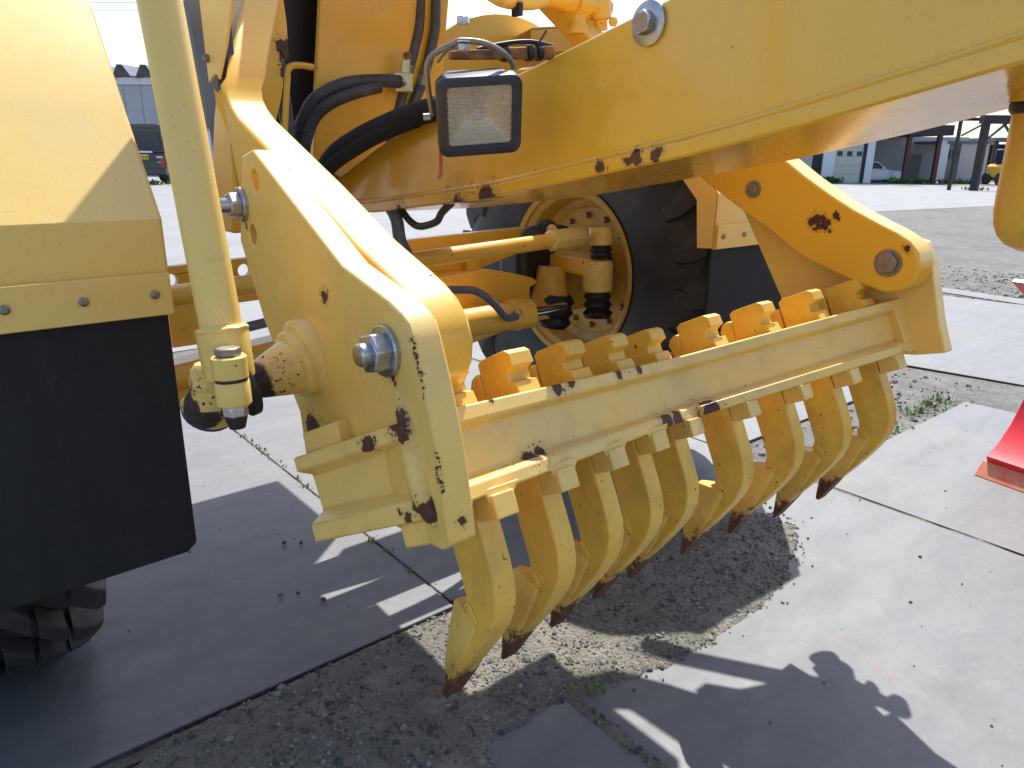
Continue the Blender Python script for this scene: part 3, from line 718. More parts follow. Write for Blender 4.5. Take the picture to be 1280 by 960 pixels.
# ---- lift cylinder with ball socket, near side
def lift_cylinder(mx, b):
    f = lambda x, y, z: Vector((mx(x), y, z))
    a = f(.300, .945, .905); b = f(*b)
    cyl = MB(); d = (b-a).normalized()
    cyl.lathe([(0, .025), (.02, .0262), ((b-a).length, .0262)], a, d, 32)
    o = cyl.build('lift_cylinder', 'yellow_fender', G)
    MB().lathe([(-.040, .026), (-.036, .0305), (-.030, .0315), (.022, .0325), (.028, .0315), (.031, .029)], a, d, 32).build('tube_collar', 'yellow_greasy', o)
    w = MB(); n = 26; u, v, _ = frame(d)
    w.tube([a + d*(.026 + .0007*math.sin(i*2.1)) + (u*math.cos(i*2*math.pi/n) + v*math.sin(i*2*math.pi/n))*.0305 for i in range(n+1)], .0034, 6, 2)
    w.build('weld_bead', 'yellow_greasy', o)
    c = f(.298, .985, .850); Z0_ = f(0, 0, 0)
    so = MB(); so.sphere(c, .0345, 24, 14); so.build('ball_socket', 'yellow_greasy', o)
    MB().lathe([(-.030, .036), (-.004, .0365), (-.003, .0345), (.002, .0345), (.003, .0365), (.020, .034), (.030, .026)], c, (Vector((0, .10, 1))), 24).build('socket_shell', 'yellow_greasy', o)
    lug = f(.277, .862, .890); dz = Vector((0, .06, 1)).normalized()
    MB().lathe([(0.002, .0195), (.003, .0205), (.027, .0205), (.0285, .019)], lug, dz, 24).build('socket_lug', 'yellow_greasy', o)
    MB().lathe([(-.031, .019), (-.0295, .0205), (-.004, .0205), (-.002, .0195)], lug, dz, 24).build('socket_lug', 'yellow_greasy', o)
    MB().lathe([(-.002, .0185), (.002, .0185)], lug, dz, 24).build('cap_gap', 'grease_shade', o)
    MB().box((.277, .865, .862), (.302, .965, .918), lambda x, y, z: f(x, y, z)).build('lug_web', 'yellow_greasy', o, bevel=.008)
    MB().hexa(lug - dz*.0455, dz, .0155, .014, .4).build('clamp_bolt', 'steel', o, bevel=.002)
    MB().lathe([(0, .0165), (.002, .0165)], lug - dz*.0335, dz, 20).build('bolt_washer', 'steel', o)
    MB().hexa(lug + dz*.0285, dz, .0155, .010, .2).build('clamp_bolt', 'steel_dull', o, bevel=.002)
    MB().lathe([(0, .010), (.014, .014), (.034, .016)], f(.292, .905, .812), dz, 16).build('bolt_tail', 'grease_shade', o)
    MB().lathe([(-.004, .022), (0, .030), (.006, .032), (.010, .022)], f(.309, .925, .862), f(1, .05, .1) - Z0_, 20).build('grease_collar', 'grease_shade', o)
    sd = f(-.10, .55, -.75) - Z0_
    MB().lathe([(0, .029), (.030, .032), (.052, .0365), (.054, .0365)], c, sd, 24).build('socket_skirt', 'yellow_greasy', o)
    MB().lathe([(.054, .037), (.060, .036)], c, sd, 24).build('skirt_ring', 'navy', o)
    MB().lathe([(-.010, .030), (-.006, .041), (.004, .041), (.010, .028)], f(.334, .985, .838), f(1, .06, .2) - Z0_, 28).build('grease_seal', 'grease_shade', o)
    return o
lift_cylinder(lambda x: x, (.296, 1.10, 1.60))
lift_cylinder(mir, (.34, 1.52, 1.33))

# ---- mudguards with rubber flaps
prof = [(1.347, .878), (1.347, 1.04), (1.484, 1.212), (1.63, 1.407), (1.76, 1.50), (1.95, 1.56), (2.2, 1.58), (2.45, 1.53), (2.62, 1.42)]
def mudguard(x0, x1, inner):
    sheet = prof + [(y + (.005 if i < 3 else 0), z - (.006 if i > 1 else 0)) for i, (y, z) in reversed(list(enumerate(prof)))]
    n = len(prof); inn = sheet[n:][::-1]
    vs = [(x, y, z) for x in (x0, x1) for pr_ in (prof, inn) for y, z in pr_]; fs = []
    for i in range(n-1):
        fs += [(i, i+1, 2*n+i+1, 2*n+i), (n+i, n+i+1, 3*n+i+1, 3*n+i), (i, i+1, n+i+1, n+i), (2*n+i, 2*n+i+1, 3*n+i+1, 3*n+i)]
    fs += [(0, n, 3*n, 2*n), (n-1, 2*n-1, 4*n-1, 3*n-1)]
    o = MB().add(vs, fs).build('mudguard', 'yellow_fender', G, bevel=.0012)
    sk = [(1.352, .882), (1.352, 1.04), (1.49, 1.21), (1.634, 1.40), (1.764, 1.493), (1.95, 1.552), (2.2, 1.57), (2.2, 1.50), (1.97, 1.48), (1.81, 1.425), (1.69, 1.335), (1.56, 1.16), (1.42, 1.02), (1.418, .90), (1.405, .878)]
    xi = (x1 + .0006, x1 + .0046) if inner == x1 else (x0 - .0046, x0 - .0006)
    so_ = [(1.3525, .882), (1.3525, 1.04), (1.49, 1.21), (1.634, 1.40), (1.764, 1.493), (1.95, 1.552), (2.2, 1.57)]
    si_ = [(1.405, .878), (1.42, 1.02), (1.56, 1.16), (1.69, 1.335), (1.81, 1.425), (1.97, 1.48), (2.2, 1.50)]
    vs = [(x, y, z) for x in xi for pr_ in (so_, si_) for y, z in pr_]; fs = []
    for i in range(6):
        fs += [(i, i+1, 7+i+1, 7+i), (14+i, 14+i+1, 21+i+1, 21+i), (i, i+1, 14+i+1, 14+i), (7+i, 7+i+1, 21+i+1, 21+i)]
    fs += [(0, 7, 21, 14), (6, 13, 27, 20)]
    MB().add(vs, fs).build('side_skirt', 'yellow_fender', o, smooth=0)
    fl = [(x0+.002, .93), (x0+.002, .428), (x0+.02, .413), (x1-.022, .413), (x1-.004, .428), (x1-.004, .93)]
    MB().prism(fl, 1.354, 1.364, lambda p, q, t: Vector((p, t + (.93-q)*.02*math.sin(p*5), q))).build('rubber_flap', 'flap', o, bevel=.002)
    s = MB().box((x0-.0, 1.336, .880), (x1+.002, 1.344, .952)).build('clamp_strip', 'yellow_fender', o, bevel=.002)
    for k in range(4):
        x = (inner - .026 - .1065*k) if inner == x1 else (inner + .026 + .1065*k)
        MB().lathe([(0, .0075), (.004, .0075), (.007, .004)], (x, 1.336, .917), (0,-1,0), 14).build('strip_screw', 'steel_dull', s)
    return o
mudguard(-.12, .344, .344)
mudguard(1.890, 2.352, 1.890)

# ---- wheels
def lug_mesh(side, row):
    outer = row == 2
    mb = MB(); r1, r0 = .735, .695
    prof_ = [(.006, r1, r0), (.030, r1, r0), (.056, r1-.001, r0)] if row == 0 else [(.066, r1-.001, r0), (.09, r1-.003, r0), (.114, r1-.005, r0-.01)] if row == 1 else [(.124, r1-.007, r0-.02), (.145, r1-.011, r0-.03), (.168, r1-.018, .645), (.190, .700, .61), (.203, .64, .58), (.198, .565, .55)]
    n = len(prof_); vs = []
    for i, (s, ra, rb) in enumerate(prof_):
        a = s*2.3; hw = (.060, .064, .068)[row]*(.92 if row == 1 else 1)*(1 - .25*max(0, (s-.17)/.03))
        if i == n-1 and outer: a = .196*2.3; hw = .05
        for da, r in ((-hw, rb), (hw, rb), (hw*.85, ra), (-hw*.85, ra)):
            A_ = a + da; vs.append((side*(s if r == ra or not outer else min(s, .180)), math.sin(A_)*r, -math.cos(A_)*r))
    fs = [(0,1,2,3), ((n-1)*4+3, (n-1)*4+2, (n-1)*4+1, (n-1)*4)]
    for i in range(n-1):
        for k in range(4): fs.append((i*4+k, (i+1)*4+k, (i+1)*4+(k+1) % 4, i*4+(k+1) % 4))
    mb.add(vs, fs)
    o = mb.build('tread_lug', 'tyre', None, bevel=.004); return o
lugs = [lug_mesh(s, row) for s in (-1, 1) for row in (0, 1, 2)]
first = True
def wheel(cx, inner, cy):
    global first
    c = Vector((cx, cy, .688))
    ty = MB()
    pr = [(-.155, .335), (-.172, .37), (-.186, .45), (-.188, .54), (-.176, .62), (-.152, .665), (-.11, .69), (0, .698), (.11, .69), (.152, .665), (.176, .62), (.188, .54), (.186, .45), (.172, .37), (.155, .335)]
    ty.lathe(pr, c, (1,0,0), 96, caps=False)
    o = ty.build('front_wheel', 'tyre', G, origin=c)
    ax = Vector((inner, 0, 0))
    rm = MB(); rm.lathe([(-.02, .30), (.165, .322), (.172, .338), (.166, .345), (.155, .338), (.150, .318), (.135, .300), (.09, .292), (.06, .288), (.045, .262), (.035, .255), (.03, .17), (.01, .13), (.0, .10), (-.02, .10)], c, ax, 72, caps=True)
    r_ = rm.build('rim', 'yellow_dirty', o, origin=c)
    for k in range(14):
        a = 2*math.pi*k/14 + .1; q = c + ax*.033 + Vector((0, math.sin(a)*.225, math.cos(a)*.225))
        MB().lathe([(0, .013), (.012, .013), (.022, .009)], q, ax, 8).build('rim_bolt', 'steel_dull', o)
    N = 25
    for li, lm in enumerate(lugs):
        for k in range(N):
            use = first and k == 0
            l = lm if use else lm.copy()
            if not use: COL.objects.link(l)
            ang = 2*math.pi*(k + (.5 if li >= 3 else 0))/N
            l.parent = o; l.matrix_parent_inverse = Matrix(); l.matrix_basis = Matrix.Rotation(ang, 4, 'X')
    first = False
    return o
wheel(2.235, -1, 2.165)
wheel(.005, 1, 2.095)

# ---- front axle, tie rod, lean cylinder, knuckles
ab = [(.46, .63), (.46, .862), (.8, .872), (1.4, .892), (1.735, .90), (1.80, .85), (1.70, .828), (1.40, .800), (.80, .775), (.70, .70), (.70, .63)]
ax1 = holed_plate([(.46, .745), (.46, .862), (.8, .872), (1.4, .892), (1.735, .90), (1.80, .85), (1.72, .815), (1.50, .765)], [((.527, .826), .018), ((.72, .836), .018)], 2.03, 2.06, lambda p, q, t: Vector((p, t, q))).build('axle_beam', 'yellow', G, bevel=.004)
MB().prism([(.46, .50), (.46, .62), (.9, .66), (1.25, .765), (1.50, .780), (1.63, .752), (1.70, .733), (1.725, .715), (1.69, .70), (1.69, .66), (1.60, .56), (1.2, .50)], 1.955, 2.03, lambda p, q, t: Vector((p, t, q))).build('lower_axle_plate', 'yellow', ax1, bevel=.004)
MB().box((1.45, 2.0, .75), (1.50, 2.04, .86)).build('axle_web', 'yellow', ax1, bevel=.003)
MB().box((.50, 1.99, .66), (.58, 2.0, .775), lambda x, y, z: Vector((x, y, z))).build('axle_web', 'yellow', ax1, bevel=.002)
MB().cyl((.47, 1.97, .585), (.95, 1.97, .60), .035, 20).build('lean_strut', 'yellow', ax1)
tr = MB().cyl((.40, 1.80, .826), (1.66, 1.80, .880), .0245, 24).build('tie_rod', 'yellow', G)
MB().lathe([(0, .026), (.012, .036), (.03, .034), (.10, .034), (.15, .030), (.16, .024)], (1.63, 1.80, .879), (1, .02, .03), 8).build('rod_end', 'yellow_greasy', tr)
MB().lathe([(0, .030), (.02, .036), (.05, .036), (.06, .024)], (1.615, 1.84, .865), (-.25, .5, .5), 20).build('rubber_boot', 'rubber', tr)
kn = MB().lathe([(0, .038), (.004, .042), (.055, .042), (.060, .040)], (1.905, 1.83, .845), (0, .06, 1), 24).build('steering_knuckle', 'yellow_greasy', G)
MB().lathe([(0, .030), (.01, .040), (.02, .034), (.03, .040), (.045, .030)], (1.905, 1.827, .800), (0, .06, 1), 24).build('rubber_boot', 'rubber', kn)
MB().lathe([(0, .036), (.01, .052), (.055, .055), (.06, .056), (.10, .056), (.115, .05), (.12, .03)], (1.90, 1.83, .675), (0, .06, 1), 28).build('knuckle_housing', 'yellow_greasy', kn)
MB().lathe([(0, .046), (.016, .054), (.03, .040), (.045, .052), (.06, .040), (.075, .050), (.09, .04)], (1.895, 1.82, .59), (0, .06, 1), 24).build('rubber_boot', 'grease_shade', kn)
MB().lathe([(0, .06), (.02, .075), (.08, .075), (.16, .055), (.20, .05)], (1.80, 1.98, .56), (.1, .05, 1), 24).build('kingpin_housing', 'yellow_dirty', kn)
MB().lathe([(0, .10), (.12, .11), (.2, .15), (.26, .15)], (1.88, 2.165, .688), (1, 0, 0), 32).build('wheel_hub', 'yellow_dirty', kn)
MB().box((1.70, 2.02, .56), (1.88, 2.16, .86)).build('axle_end_housing', 'grease_shade', ax1, bevel=.03, seg=3)
MB().lathe([(0, .030), (.01, .046), (.035, .050), (.06, .044), (.075, .028)], (1.735, 1.955, .872), (-.2, -.8, .35), 24).build('rubber_boot', 'rubber', kn)
MB().lathe([(0, .018), (.02, .018), (.03, .012)], (1.722, 1.895, .898), (-.2, -.8, .35), 14).build('boot_cap', 'yellow_greasy', kn)
MB().tube([(1.73, 1.92, .90), (1.78, 1.90, .905), (1.83, 1.89, .885), (1.87, 1.87, .86)], .010, 8, 5).build('brake_hose', 'rubber', kn)
MB().lathe([(0, .05), (.02, .065), (.04, .055), (.06, .068), (.08, .055), (.10, .066), (.12, .05)], (1.80, 1.955, .545), (.1, -.1, 1), 24).build('rubber_boot', 'grease_shade', kn)
MB().box((1.84, 1.84, .74), (1.96, 2.06, .80)).build('steering_arm', 'yellow', kn, bevel=.01)
lc = MB().lathe([(0, .046), (.55, .046), (.555, .051), (.61, .051), (.615, .045)], (.98, 1.85, .635), (1, 0, .005), 28).build('lean_cylinder', 'yellow', G)
MB().cyl((1.58, 1.85, .638), (1.76, 1.85, .64), .016, 20).build('cylinder_rod', 'chrome', lc)
MB().lathe([(0, .013), (.02, .013), (.022, .010)], (1.50, 1.81, .655), (0, -1, .3), 12).build('hose_fitting', 'zincyellow', lc)
MB().box((1.5, 1.83, .655), (1.55, 1.87, .69)).build('cylinder_port', 'yellow', lc, bevel=.004)
MB().tube([(.63, 1.79, .735), (.80, 1.78, .755), (1.05, 1.775, .775), (1.263, 1.775, .762), (1.331, 1.775, .745), (1.393, 1.775, .70), (1.44, 1.78, .655), (1.49, 1.79, .65)], .0125, 12, 6).build('hydraulic_hose', 'hose_grey', G)

# ---- hoses about the front frame
def hose(name, pts, r, mat, corr=0, smooth=6, seg=12):
    return MB().tube(pts, r, seg, smooth, corr).build(name, mat, G, smooth=60)
hose('corrugated_hose', [(.85, 1.96, 1.02), (.845, 1.92, 1.12), (.845, 1.90, 1.177), (.862, 1.90, 1.227), (.903, 1.90, 1.282), (.985, 1.90, 1.32), (1.079, 1.90, 1.334), (1.154, 1.90, 1.336)], .0165, 'hose', .07, 26, 14)
hose('corrugated_hose', [(.86, 1.97, 1.02), (.853, 1.90, 1.12), (.855, 1.88, 1.172), (.882, 1.88, 1.23), (.928, 1.88, 1.268), (1.0, 1.88, 1.297), (1.08, 1.885, 1.318)], .0155, 'hose', .07, 26, 14)
sl = hose('hose_sleeve', [(.94, 2.04, 1.03), (.93, 1.969, 1.08), (.925, 1.865, 1.139), (.925, 1.73, 1.180), (.925, 1.573, 1.212), (.94, 1.437, 1.236), (1.0, 1.36, 1.255)], .0255, 'sleeve', .0, 6, 14)
sl2 = hose('hose_sleeve', [(.93, 2.02, 1.00), (.915, 1.955, 1.06), (.912, 1.855, 1.115), (.912, 1.72, 1.158), (.915, 1.60, 1.190), (.93, 1.47, 1.218)], .018, 'sleeve', .0, 6, 14)
for pts, dz in (([(1.165, 2.0, 1.15), (1.181, 2.0, 1.195), (1.212, 2.0, 1.285), (1.237, 2.0, 1.352), (1.267, 2.0, 1.44), (1.289, 2.0, 1.527), (1.31, 2.02, 1.75)], 0), ([(1.19, 2.0, 1.14), (1.215, 1.985, 1.191), (1.25, 1.985, 1.286), (1.285, 1.985, 1.354), (1.316, 1.985, 1.444), (1.335, 1.985, 1.53), (1.35, 2.0, 1.75)], 1)):
    h = hose('hydraulic_hose', pts, .0145, 'hose')
    p0, p1 = Vector(pts[3]), Vector(pts[4]); d = (p1-p0).normalized()
    MB().lathe([(0, .013), (.002, .0175), (.028, .0175), (.03, .015), (.06, .0165), (.062, .014)], p0 - d*.02, d, 8).build('hose_fitting', 'steel_dull', h)
vb = MB().box((1.165, 1.945, 1.315), (1.225, 1.985, 1.365)).build('valve_block', 'zincyellow', G, bevel=.003)
MB().box((1.19, 1.95, 1.365), (1.215, 1.957, 1.42), lambda x, y, z: Vector((x + (z-1.36)*.15, y, z))).build('valve_bracket', 'zincyellow', vb, bevel=.001)
MB().lathe([(0, .010), (.012, .010)], (1.208, 1.95, 1.41), (0, -1, 0), 12).build('bracket_bolt', 'rusty', vb)
MB().lathe([(0, .017), (.02, .017), (.022, .012), (.04, .012)], (1.14, 1.90, 1.336), (1, .6, 0), 8).build('hose_fitting', 'steel_dull', vb)
hose('hydraulic_hose', [(.98, 1.70, 1.03), (.98, 1.654, .99), (.98, 1.639, .938), (.985, 1.611, .89), (1.0, 1.62, .80)], .016, 'hose_grey')
hose('hydraulic_hose', [(1.0, 1.66, 1.01), (1.0, 1.62, .985), (1.0, 1.575, .976), (1.0, 1.504, .992), (1.0, 1.479, 1.015), (1.01, 1.45, 1.04)], .009, 'hose')
# hoses and bracket behind the near arm
hose('hydraulic_hose', [(.80, 1.86, 1.05), (.80, 1.86, 1.20), (.775, 1.86, 1.34), (.76, 1.86, 1.47), (.74, 1.86, 1.70)], .014, 'hose')
hose('hydraulic_hose', [(.82, 1.88, 1.05), (.815, 1.88, 1.22), (.80, 1.88, 1.36), (.785, 1.88, 1.47), (.77, 1.88, 1.70)], .013, 'hose')
MB().lathe([(0, .017), (.04, .017), (.042, .015)], (.764, 1.86, 1.435), (-.09, 0, 1), 12).build('hose_collar', 'zincyellow', G)
MB().tube([(.775, 1.84, 1.10), (.785, 1.84, 1.20), (.803, 1.84, 1.325), (.812, 1.84, 1.345), (.835, 1.84, 1.350), (.87, 1.84, 1.348)], .008, 8, 5).build('hose_guide', 'yellow', G)
gb = MB().box((.87, 1.98, 1.07), (1.0, 1.995, 1.135)).build('mount_flange', 'yellow', G, bevel=.006)
MB().lathe([(0, .016), (.004, .016), (.006, .012), (.016, .012)], (.93, 1.98, 1.105), (0, -1, 0), 16).build('flange_bolt', 'steel', gb)
# pipework above the beam
pw = MB().lathe([(0, .030), (.10, .030), (.102, .038), (.15, .038), (.152, .026), (.24, .026)], (1.42, 1.60, 1.545), (1, .05, -.02), 24).build('pipe_manifold', 'yellow', G)
MB().lathe([(0, .034), (.06, .034), (.065, .022), (.09, .022)], (1.625, 1.61, 1.57), (.12, 0, -1), 18).build('pipe_elbow', 'yellow', pw)
MB().lathe([(0, .026), (.05, .024), (.06, .03), (.075, .03)], (1.545, 1.61, 1.54), (.05, 0, -1), 18).build('pipe_elbow', 'yellow', pw)
MB().lathe([(0, .013), (.01, .013), (.012, .008)], (1.647, 1.575, 1.50), (-.3, -1, 0), 6).build('pipe_plug', 'yellow', pw)
MB().tube([(1.17, 1.60, 1.58), (1.25, 1.60, 1.53), (1.32, 1.60, 1.523), (1.40, 1.60, 1.535), (1.46, 1.60, 1.57), (1.48, 1.60, 1.66)], .026, 14, 6).build('bent_pipe', 'yellow_greasy', pw)
MB().tube([(1.14, 1.58, 1.57), (1.22, 1.58, 1.535), (1.30, 1.58, 1.555), (1.36, 1.58, 1.60)], .017, 12, 6).build('pipe_hose', 'rubber', pw)
MB().box((1.305, 1.57, 1.480), (1.318, 1.60, 1.51)).build('hose_clip', 'rubber', pw)

# post hanging below the beam, right edge
hp = Vector((1.204, .317, 0))
post = MB().lathe([(1.026, .020), (1.029, .040), (1.036, .056), (1.047, .066), (1.062, .0725), (1.08, .0755), (1.10, .076), (1.205, .076), (1.25, .076)], hp, (0,0,1), 40).build('hanging_post', 'yellow_cast', G)
MB().lathe([(1.205, .0775), (1.21, .081), (1.218, .081), (1.222, .0775)], hp, (0,0,1), 40).build('grease_ring', 'grease_shade', post)
MB().lathe([(1.219, .083), (1.28, .083)], hp, (0,0,1), 40).build('post_cap', 'yellow_beam', post)

# ------------------------------------------------------------------ work lamp on its rod
rod_a = Vector((.775, 1.112, 1.306)); rod_b = Vector((.975, 1.075, 1.324))
rod = MB().box((0, -.006, -.010), (1, .006, .010), lambda x, y, z: rod_a.lerp(rod_b, x) + Vector((-.18*y, y, z*(.7 + .5*x)))).build('lamp_rod', 'rusty', G, bevel=.003)
for k in (.48, .72, .82):
    MB().lathe([(0, .0135), (.010, .0135)], rod_a.lerp(rod_b, k), rod_b - rod_a, 12).build('cable_tie', 'rubber', rod)
MB().tube([rod_a.lerp(rod_b, .80) + Vector((0, -.01, .012)), rod_a.lerp(rod_b, .88) + Vector((0, -.012, .035))], .002, 6, 0).build('tie_tail', 'rubber', rod)
MB().tube([rod_a.lerp(rod_b, .25) + Vector((0,0,.008)), rod_a.lerp(rod_b, .5) + Vector((0,-.004,.016)), rod_a.lerp(rod_b, .75) + Vector((0,-.004,.018)), rod_b + Vector((0,0,.01))], .004, 8, 4).build('lamp_cable', 'rubber', rod)
lc0 = Vector((.800, 1.062, 1.207))                         # lamp centre (front face)
yaw = R(13); pit = R(25)
nrm = (-E2*math.cos(yaw) + E1*math.sin(yaw)); nrm = (nrm*math.cos(pit) + Vector((0,0,-math.sin(pit)))).normalized()
hr_ = Vector((0,0,1)).cross(nrm).normalized(); vt = nrm.cross(hr_)
rl = R(5.0); hr2 = hr_*math.cos(rl) + vt*math.sin(rl); vt2 = nrm.cross(hr2)
LW, LH = .072, .068
def LF(p, q, t): return lc0 + hr2*p + vt2*q + nrm*t
def rrect(w, h, r, n=5):
    out = []
    for cx, cy, a0 in ((w-r, h-r, 0), (-w+r, h-r, 90), (-w+r, -h+r, 180), (w-r, -h+r, 270)):
        for k in range(n+1):
            a = R(a0 + 90*k/n); out.append((cx + math.cos(a)*r, cy + math.sin(a)*r))
    return out
def loft(mb, rings, close_first=True, close_last=True):
    n = len(rings[0]); vs = [p for r in rings for p in r]; fs = []
    for j in range(len(rings)-1):
        for i in range(n): fs.append((j*n+i, j*n+(i+1) % n, (j+1)*n+(i+1) % n, (j+1)*n+i))
    if close_first: fs.append(list(range(n))[::-1])
    if close_last: fs.append([(len(rings)-1)*n + i for i in range(n)])
    return mb.add(vs, fs)
hs = MB()
rings = []
for w, h, r, t in ((.048, .042, .014, -.078), (.060, .055, .016, -.070), (.066, .062, .016, -.030), (LW, LH, .018, -.020), (LW, LH, .018, -.002), (LW-.004, LH-.004, .016, .001), (LW-.015, LH-.015, .010, .001), (LW-.0165, LH-.0165, .009, -.004)):
    rings.append([LF(p, q, t) for p, q in rrect(w, h, r)])
loft(hs, rings, True, False)
lamp = hs.build('work_lamp', 'plastic', G, bevel=0, smooth=40)
rf = MB(); rings = []
for k in range(7):
    s = 1 - k/7*.86; rings.append([LF(p*s, q*s, -.006 - .036*(1 - s*s)) for p, q in rrect(LW-.0165, LH-.0165, .009)])
loft(rf, rings, False, True); rf.build('lamp_reflector', 'reflector', lamp, smooth=60)
MB().sphere(LF(0, -.004, -.026), .012, 14, 10).build('lamp_bulb', 'lamp_white', lamp)
# ribbed lens: rows of small prisms
lz = MB(); nxr, nyr = 64, 50; vs = []
w_, h_ = LW-.0165, LH-.0165
for j in range(nyr+1):
    for i in range(nxr+1):
        p = -w_ + 2*w_*i/nxr; q = -h_ + 2*h_*j/nyr
        edge_ = 0 if (i in (0, nxr) or j in (0, nyr)) else 1
        vs.append(LF(p, q, -.0035 + edge_*(.0016*abs(math.sin(math.pi*10*j/nyr)) + .0005*(1 if i % 4 < 2 else 0))))
fs = [(j*(nxr+1)+i, j*(nxr+1)+i+1, (j+1)*(nxr+1)+i+1, (j+1)*(nxr+1)+i) for j in range(nyr) for i in range(nxr)]
o_ = len(vs)
for j in range(2):
    for i in range(2): vs.append(LF(-w_ + 2*w_*i, -h_ + 2*h_*j, -.0052))
fs.append((o_, o_+2, o_+3, o_+1))
lz.add(vs, fs); lz.build('lamp_lens', 'lens', lamp, smooth=0)
# U bracket, bolt
top_c = LF(-.02, .112, -.04)
MB().tube([LF(-LW-.004, -.01, -.045), LF(-LW-.009, .045, -.045), LF(-LW-.004, .085, -.045), LF(-.035, .108, -.042), top_c, LF(.015, .106, -.042), LF(.045, .090, -.045), LF(.060, .075, -.045), LF(LW-.006, .062, -.045)], .0048, 10, 5).build('lamp_bracket', 'steel_dull', lamp)
MB().lathe([(0, .006), (.012, .006)], LF(-LW-.008, -.012, -.045), -hr2, 8).build('bracket_screw', 'steel', lamp)
MB().hexa(top_c + Vector((0,0,.024)), (0,0,1), .011, .012, .2).build('bracket_bolt', 'steel', lamp, bevel=.0015)
MB().hexa(top_c + Vector((0,0,-.016)), (0,0,1), .011, .012, .6).build('bracket_nut', 'steel', lamp, bevel=.0015)
MB().lathe([(0, .012), (.003, .012)], top_c + Vector((0,0,-.003)), (0,0,1), 18).build('bracket_washer', 'steel', lamp)
MB().tube([top_c + Vector((-.01,0,-.012)), LF(-.045, .095, -.05), LF(-.062, .075, -.055)], .0025, 8, 4).build('lamp_wire', 'steel_dull', lamp)
MB().tube([LF(-.066, -.05, -.03), LF(-.068, -.08, -.028), LF(-.069, -.105, -.026), LF(-.073, -.118, -.024)], .0032, 6, 4).build('red_tag', 'redwire', lamp)

# ------------------------------------------------------------------ red plough at the right edge
pd = (E1*.50 - E2*.87).normalized(); pf = -(E1*.87 + E2*.50).normalized()
po = Vector((3.02, .855, -.012))
PL = lambda p, q, t: po + pf*p + Vector((0,0,q)) + pd*t
plough = thing('plough_blade', 'bright red curved plough blade standing at the right edge', 'plough blade', po)
cur = [(.0, .088), (-.065, .130), (-.125, .195), (-.18, .285), (-.205, .39), (-.205, .50), (-.165, .59), (-.075, .665), (.01, .715), (.085, .755)]
back = [(p - .018 + (.006 if i == 0 else 0), q + (-.024 if i < 3 else (.010 if i > 6 else 0))) for i, (p, q) in enumerate(cur)]
MB().prism(cur + back[::-1], 0, 1.3, PL).build('mouldboard', 'red', plough, bevel=.003)
MB().prism([(.034, .014), (-.008, .068), (-.020, .062), (.020, .012)], -.012, 1.3, PL).build('cutting_edge', 'red_worn', plough, bevel=.003)
for t in (.10, .65, 1.2):
    MB().prism([(-.06, .10), (-.20, .06), (-.30, .30), (-.28, .58), (-.16, .62), (-.22, .52), (-.228, .38), (-.18, .24)], t, t+.02, PL).build('back_rib', 'red', plough, bevel=.003)

# ------------------------------------------------------------------ far buildings
def V_(s, t, z): return E1*s + E2*t + Vector((0,0,z))
def bgbox(mb, s0, s1, t0, t1, z0, z1): return mb.box((s0, t0, z0), (s1, t1, z1), lambda a, b, c: V_(a, b, c))
GZ = -.83; T = 60.0
wk = thing('workshop_building', 'long pale workshop with panelled door and open carport bay, far right', 'building', V_(27, T, GZ))
def wp(name, s0, s1, t0, t1, z0, z1, mat, parent=None, bevel=0):
    return bgbox(MB(), s0, s1, T+t0, T+t1, GZ+z0, GZ+z1).build(name, mat, parent or wk, bevel=bevel)
wp('wall', 17.5, 23.15, 0, .3, 0, 5.2, 'wall_grey')
wp('side_door', 23.15, 23.95, .08, .2, 0, 5.0, 'dark')
wp('wall_pillar', 23.95, 24.85, -.1, .3, 0, 5.2, 'wall_white')
rd = wp('roller_door', 24.85, 27.05, .12, .2, 0, 4.6, 'door_beige')
for k in range(7): wp('door_panel', 24.87, 27.03, .06, .12, .02+k*.66, .64+k*.66, 'door_beige', rd)
for k in range(3): wp('door_window', 25.05+k*.75, 25.45+k*.75, .04, .06, 2.0, 2.35, 'glass', rd)
wp('door_jamb', 27.05, 27.28, -.02, .3, 0, 4.6, 'dark')
wp('wall_pillar', 27.28, 27.85, -.1, .4, 0, 5.2, 'wall_white')
wp('carport_back_wall', 27.85, 38.5, 6, 6.2, 0, 3.6, 'wall_grey')
wp('carport_door', 33.6, 34.7, 5.9, 6, 0, 2.2, 'wall_dark')
wp('carport_side_wall', 27.85, 28.0, .4, 6, 0, 4.0, 'wall_dark')
wp('carport_roof', 27.85, 33.3, -.8, 6.2, 3.55, 4.3, 'brownsteel')
wp('post', 30.15, 30.45, -.4, -.1, 0, 3.6, 'maroon')
wp('post', 32.45, 32.75, -.4, -.1, 0, 3.6, 'maroon')
wp('post', 29.2, 29.4, 4, 4.2, 0, 3.6, 'maroon')
wp('upper_wall', 17.5, 27.9, -.05, .35, 5.2, 6.0, 'wall_white')
shed = thing('grey_shed', 'low grey shed with small barred window beside the carport', 'building', V_(35, T, GZ))
wp('wall_pillar', 33.3, 34.1, .9, 1.4, 0, 3.2, 'wall_white', shed)
wp('wall', 34.1, 35.1, 1.2, 1.4, 0, 3.1, 'wall_dark', shed)
sw = wp('window', 34.25, 35.0, 1.1, 1.2, 1.9, 2.5, 'dark', shed)
for k in range(3): wp('window_bar', 34.4+k*.22, 34.44+k*.22, 1.05, 1.1, 1.9, 2.5, 'wall_grey', sw)
wp('wall', 35.1, 37.3, 1.0, 1.4, 0, 3.0, 'wall_grey', shed)
wp('roof', 33.9, 37.5, .8, 6, 3.0, 3.2, 'roof_dark', shed)
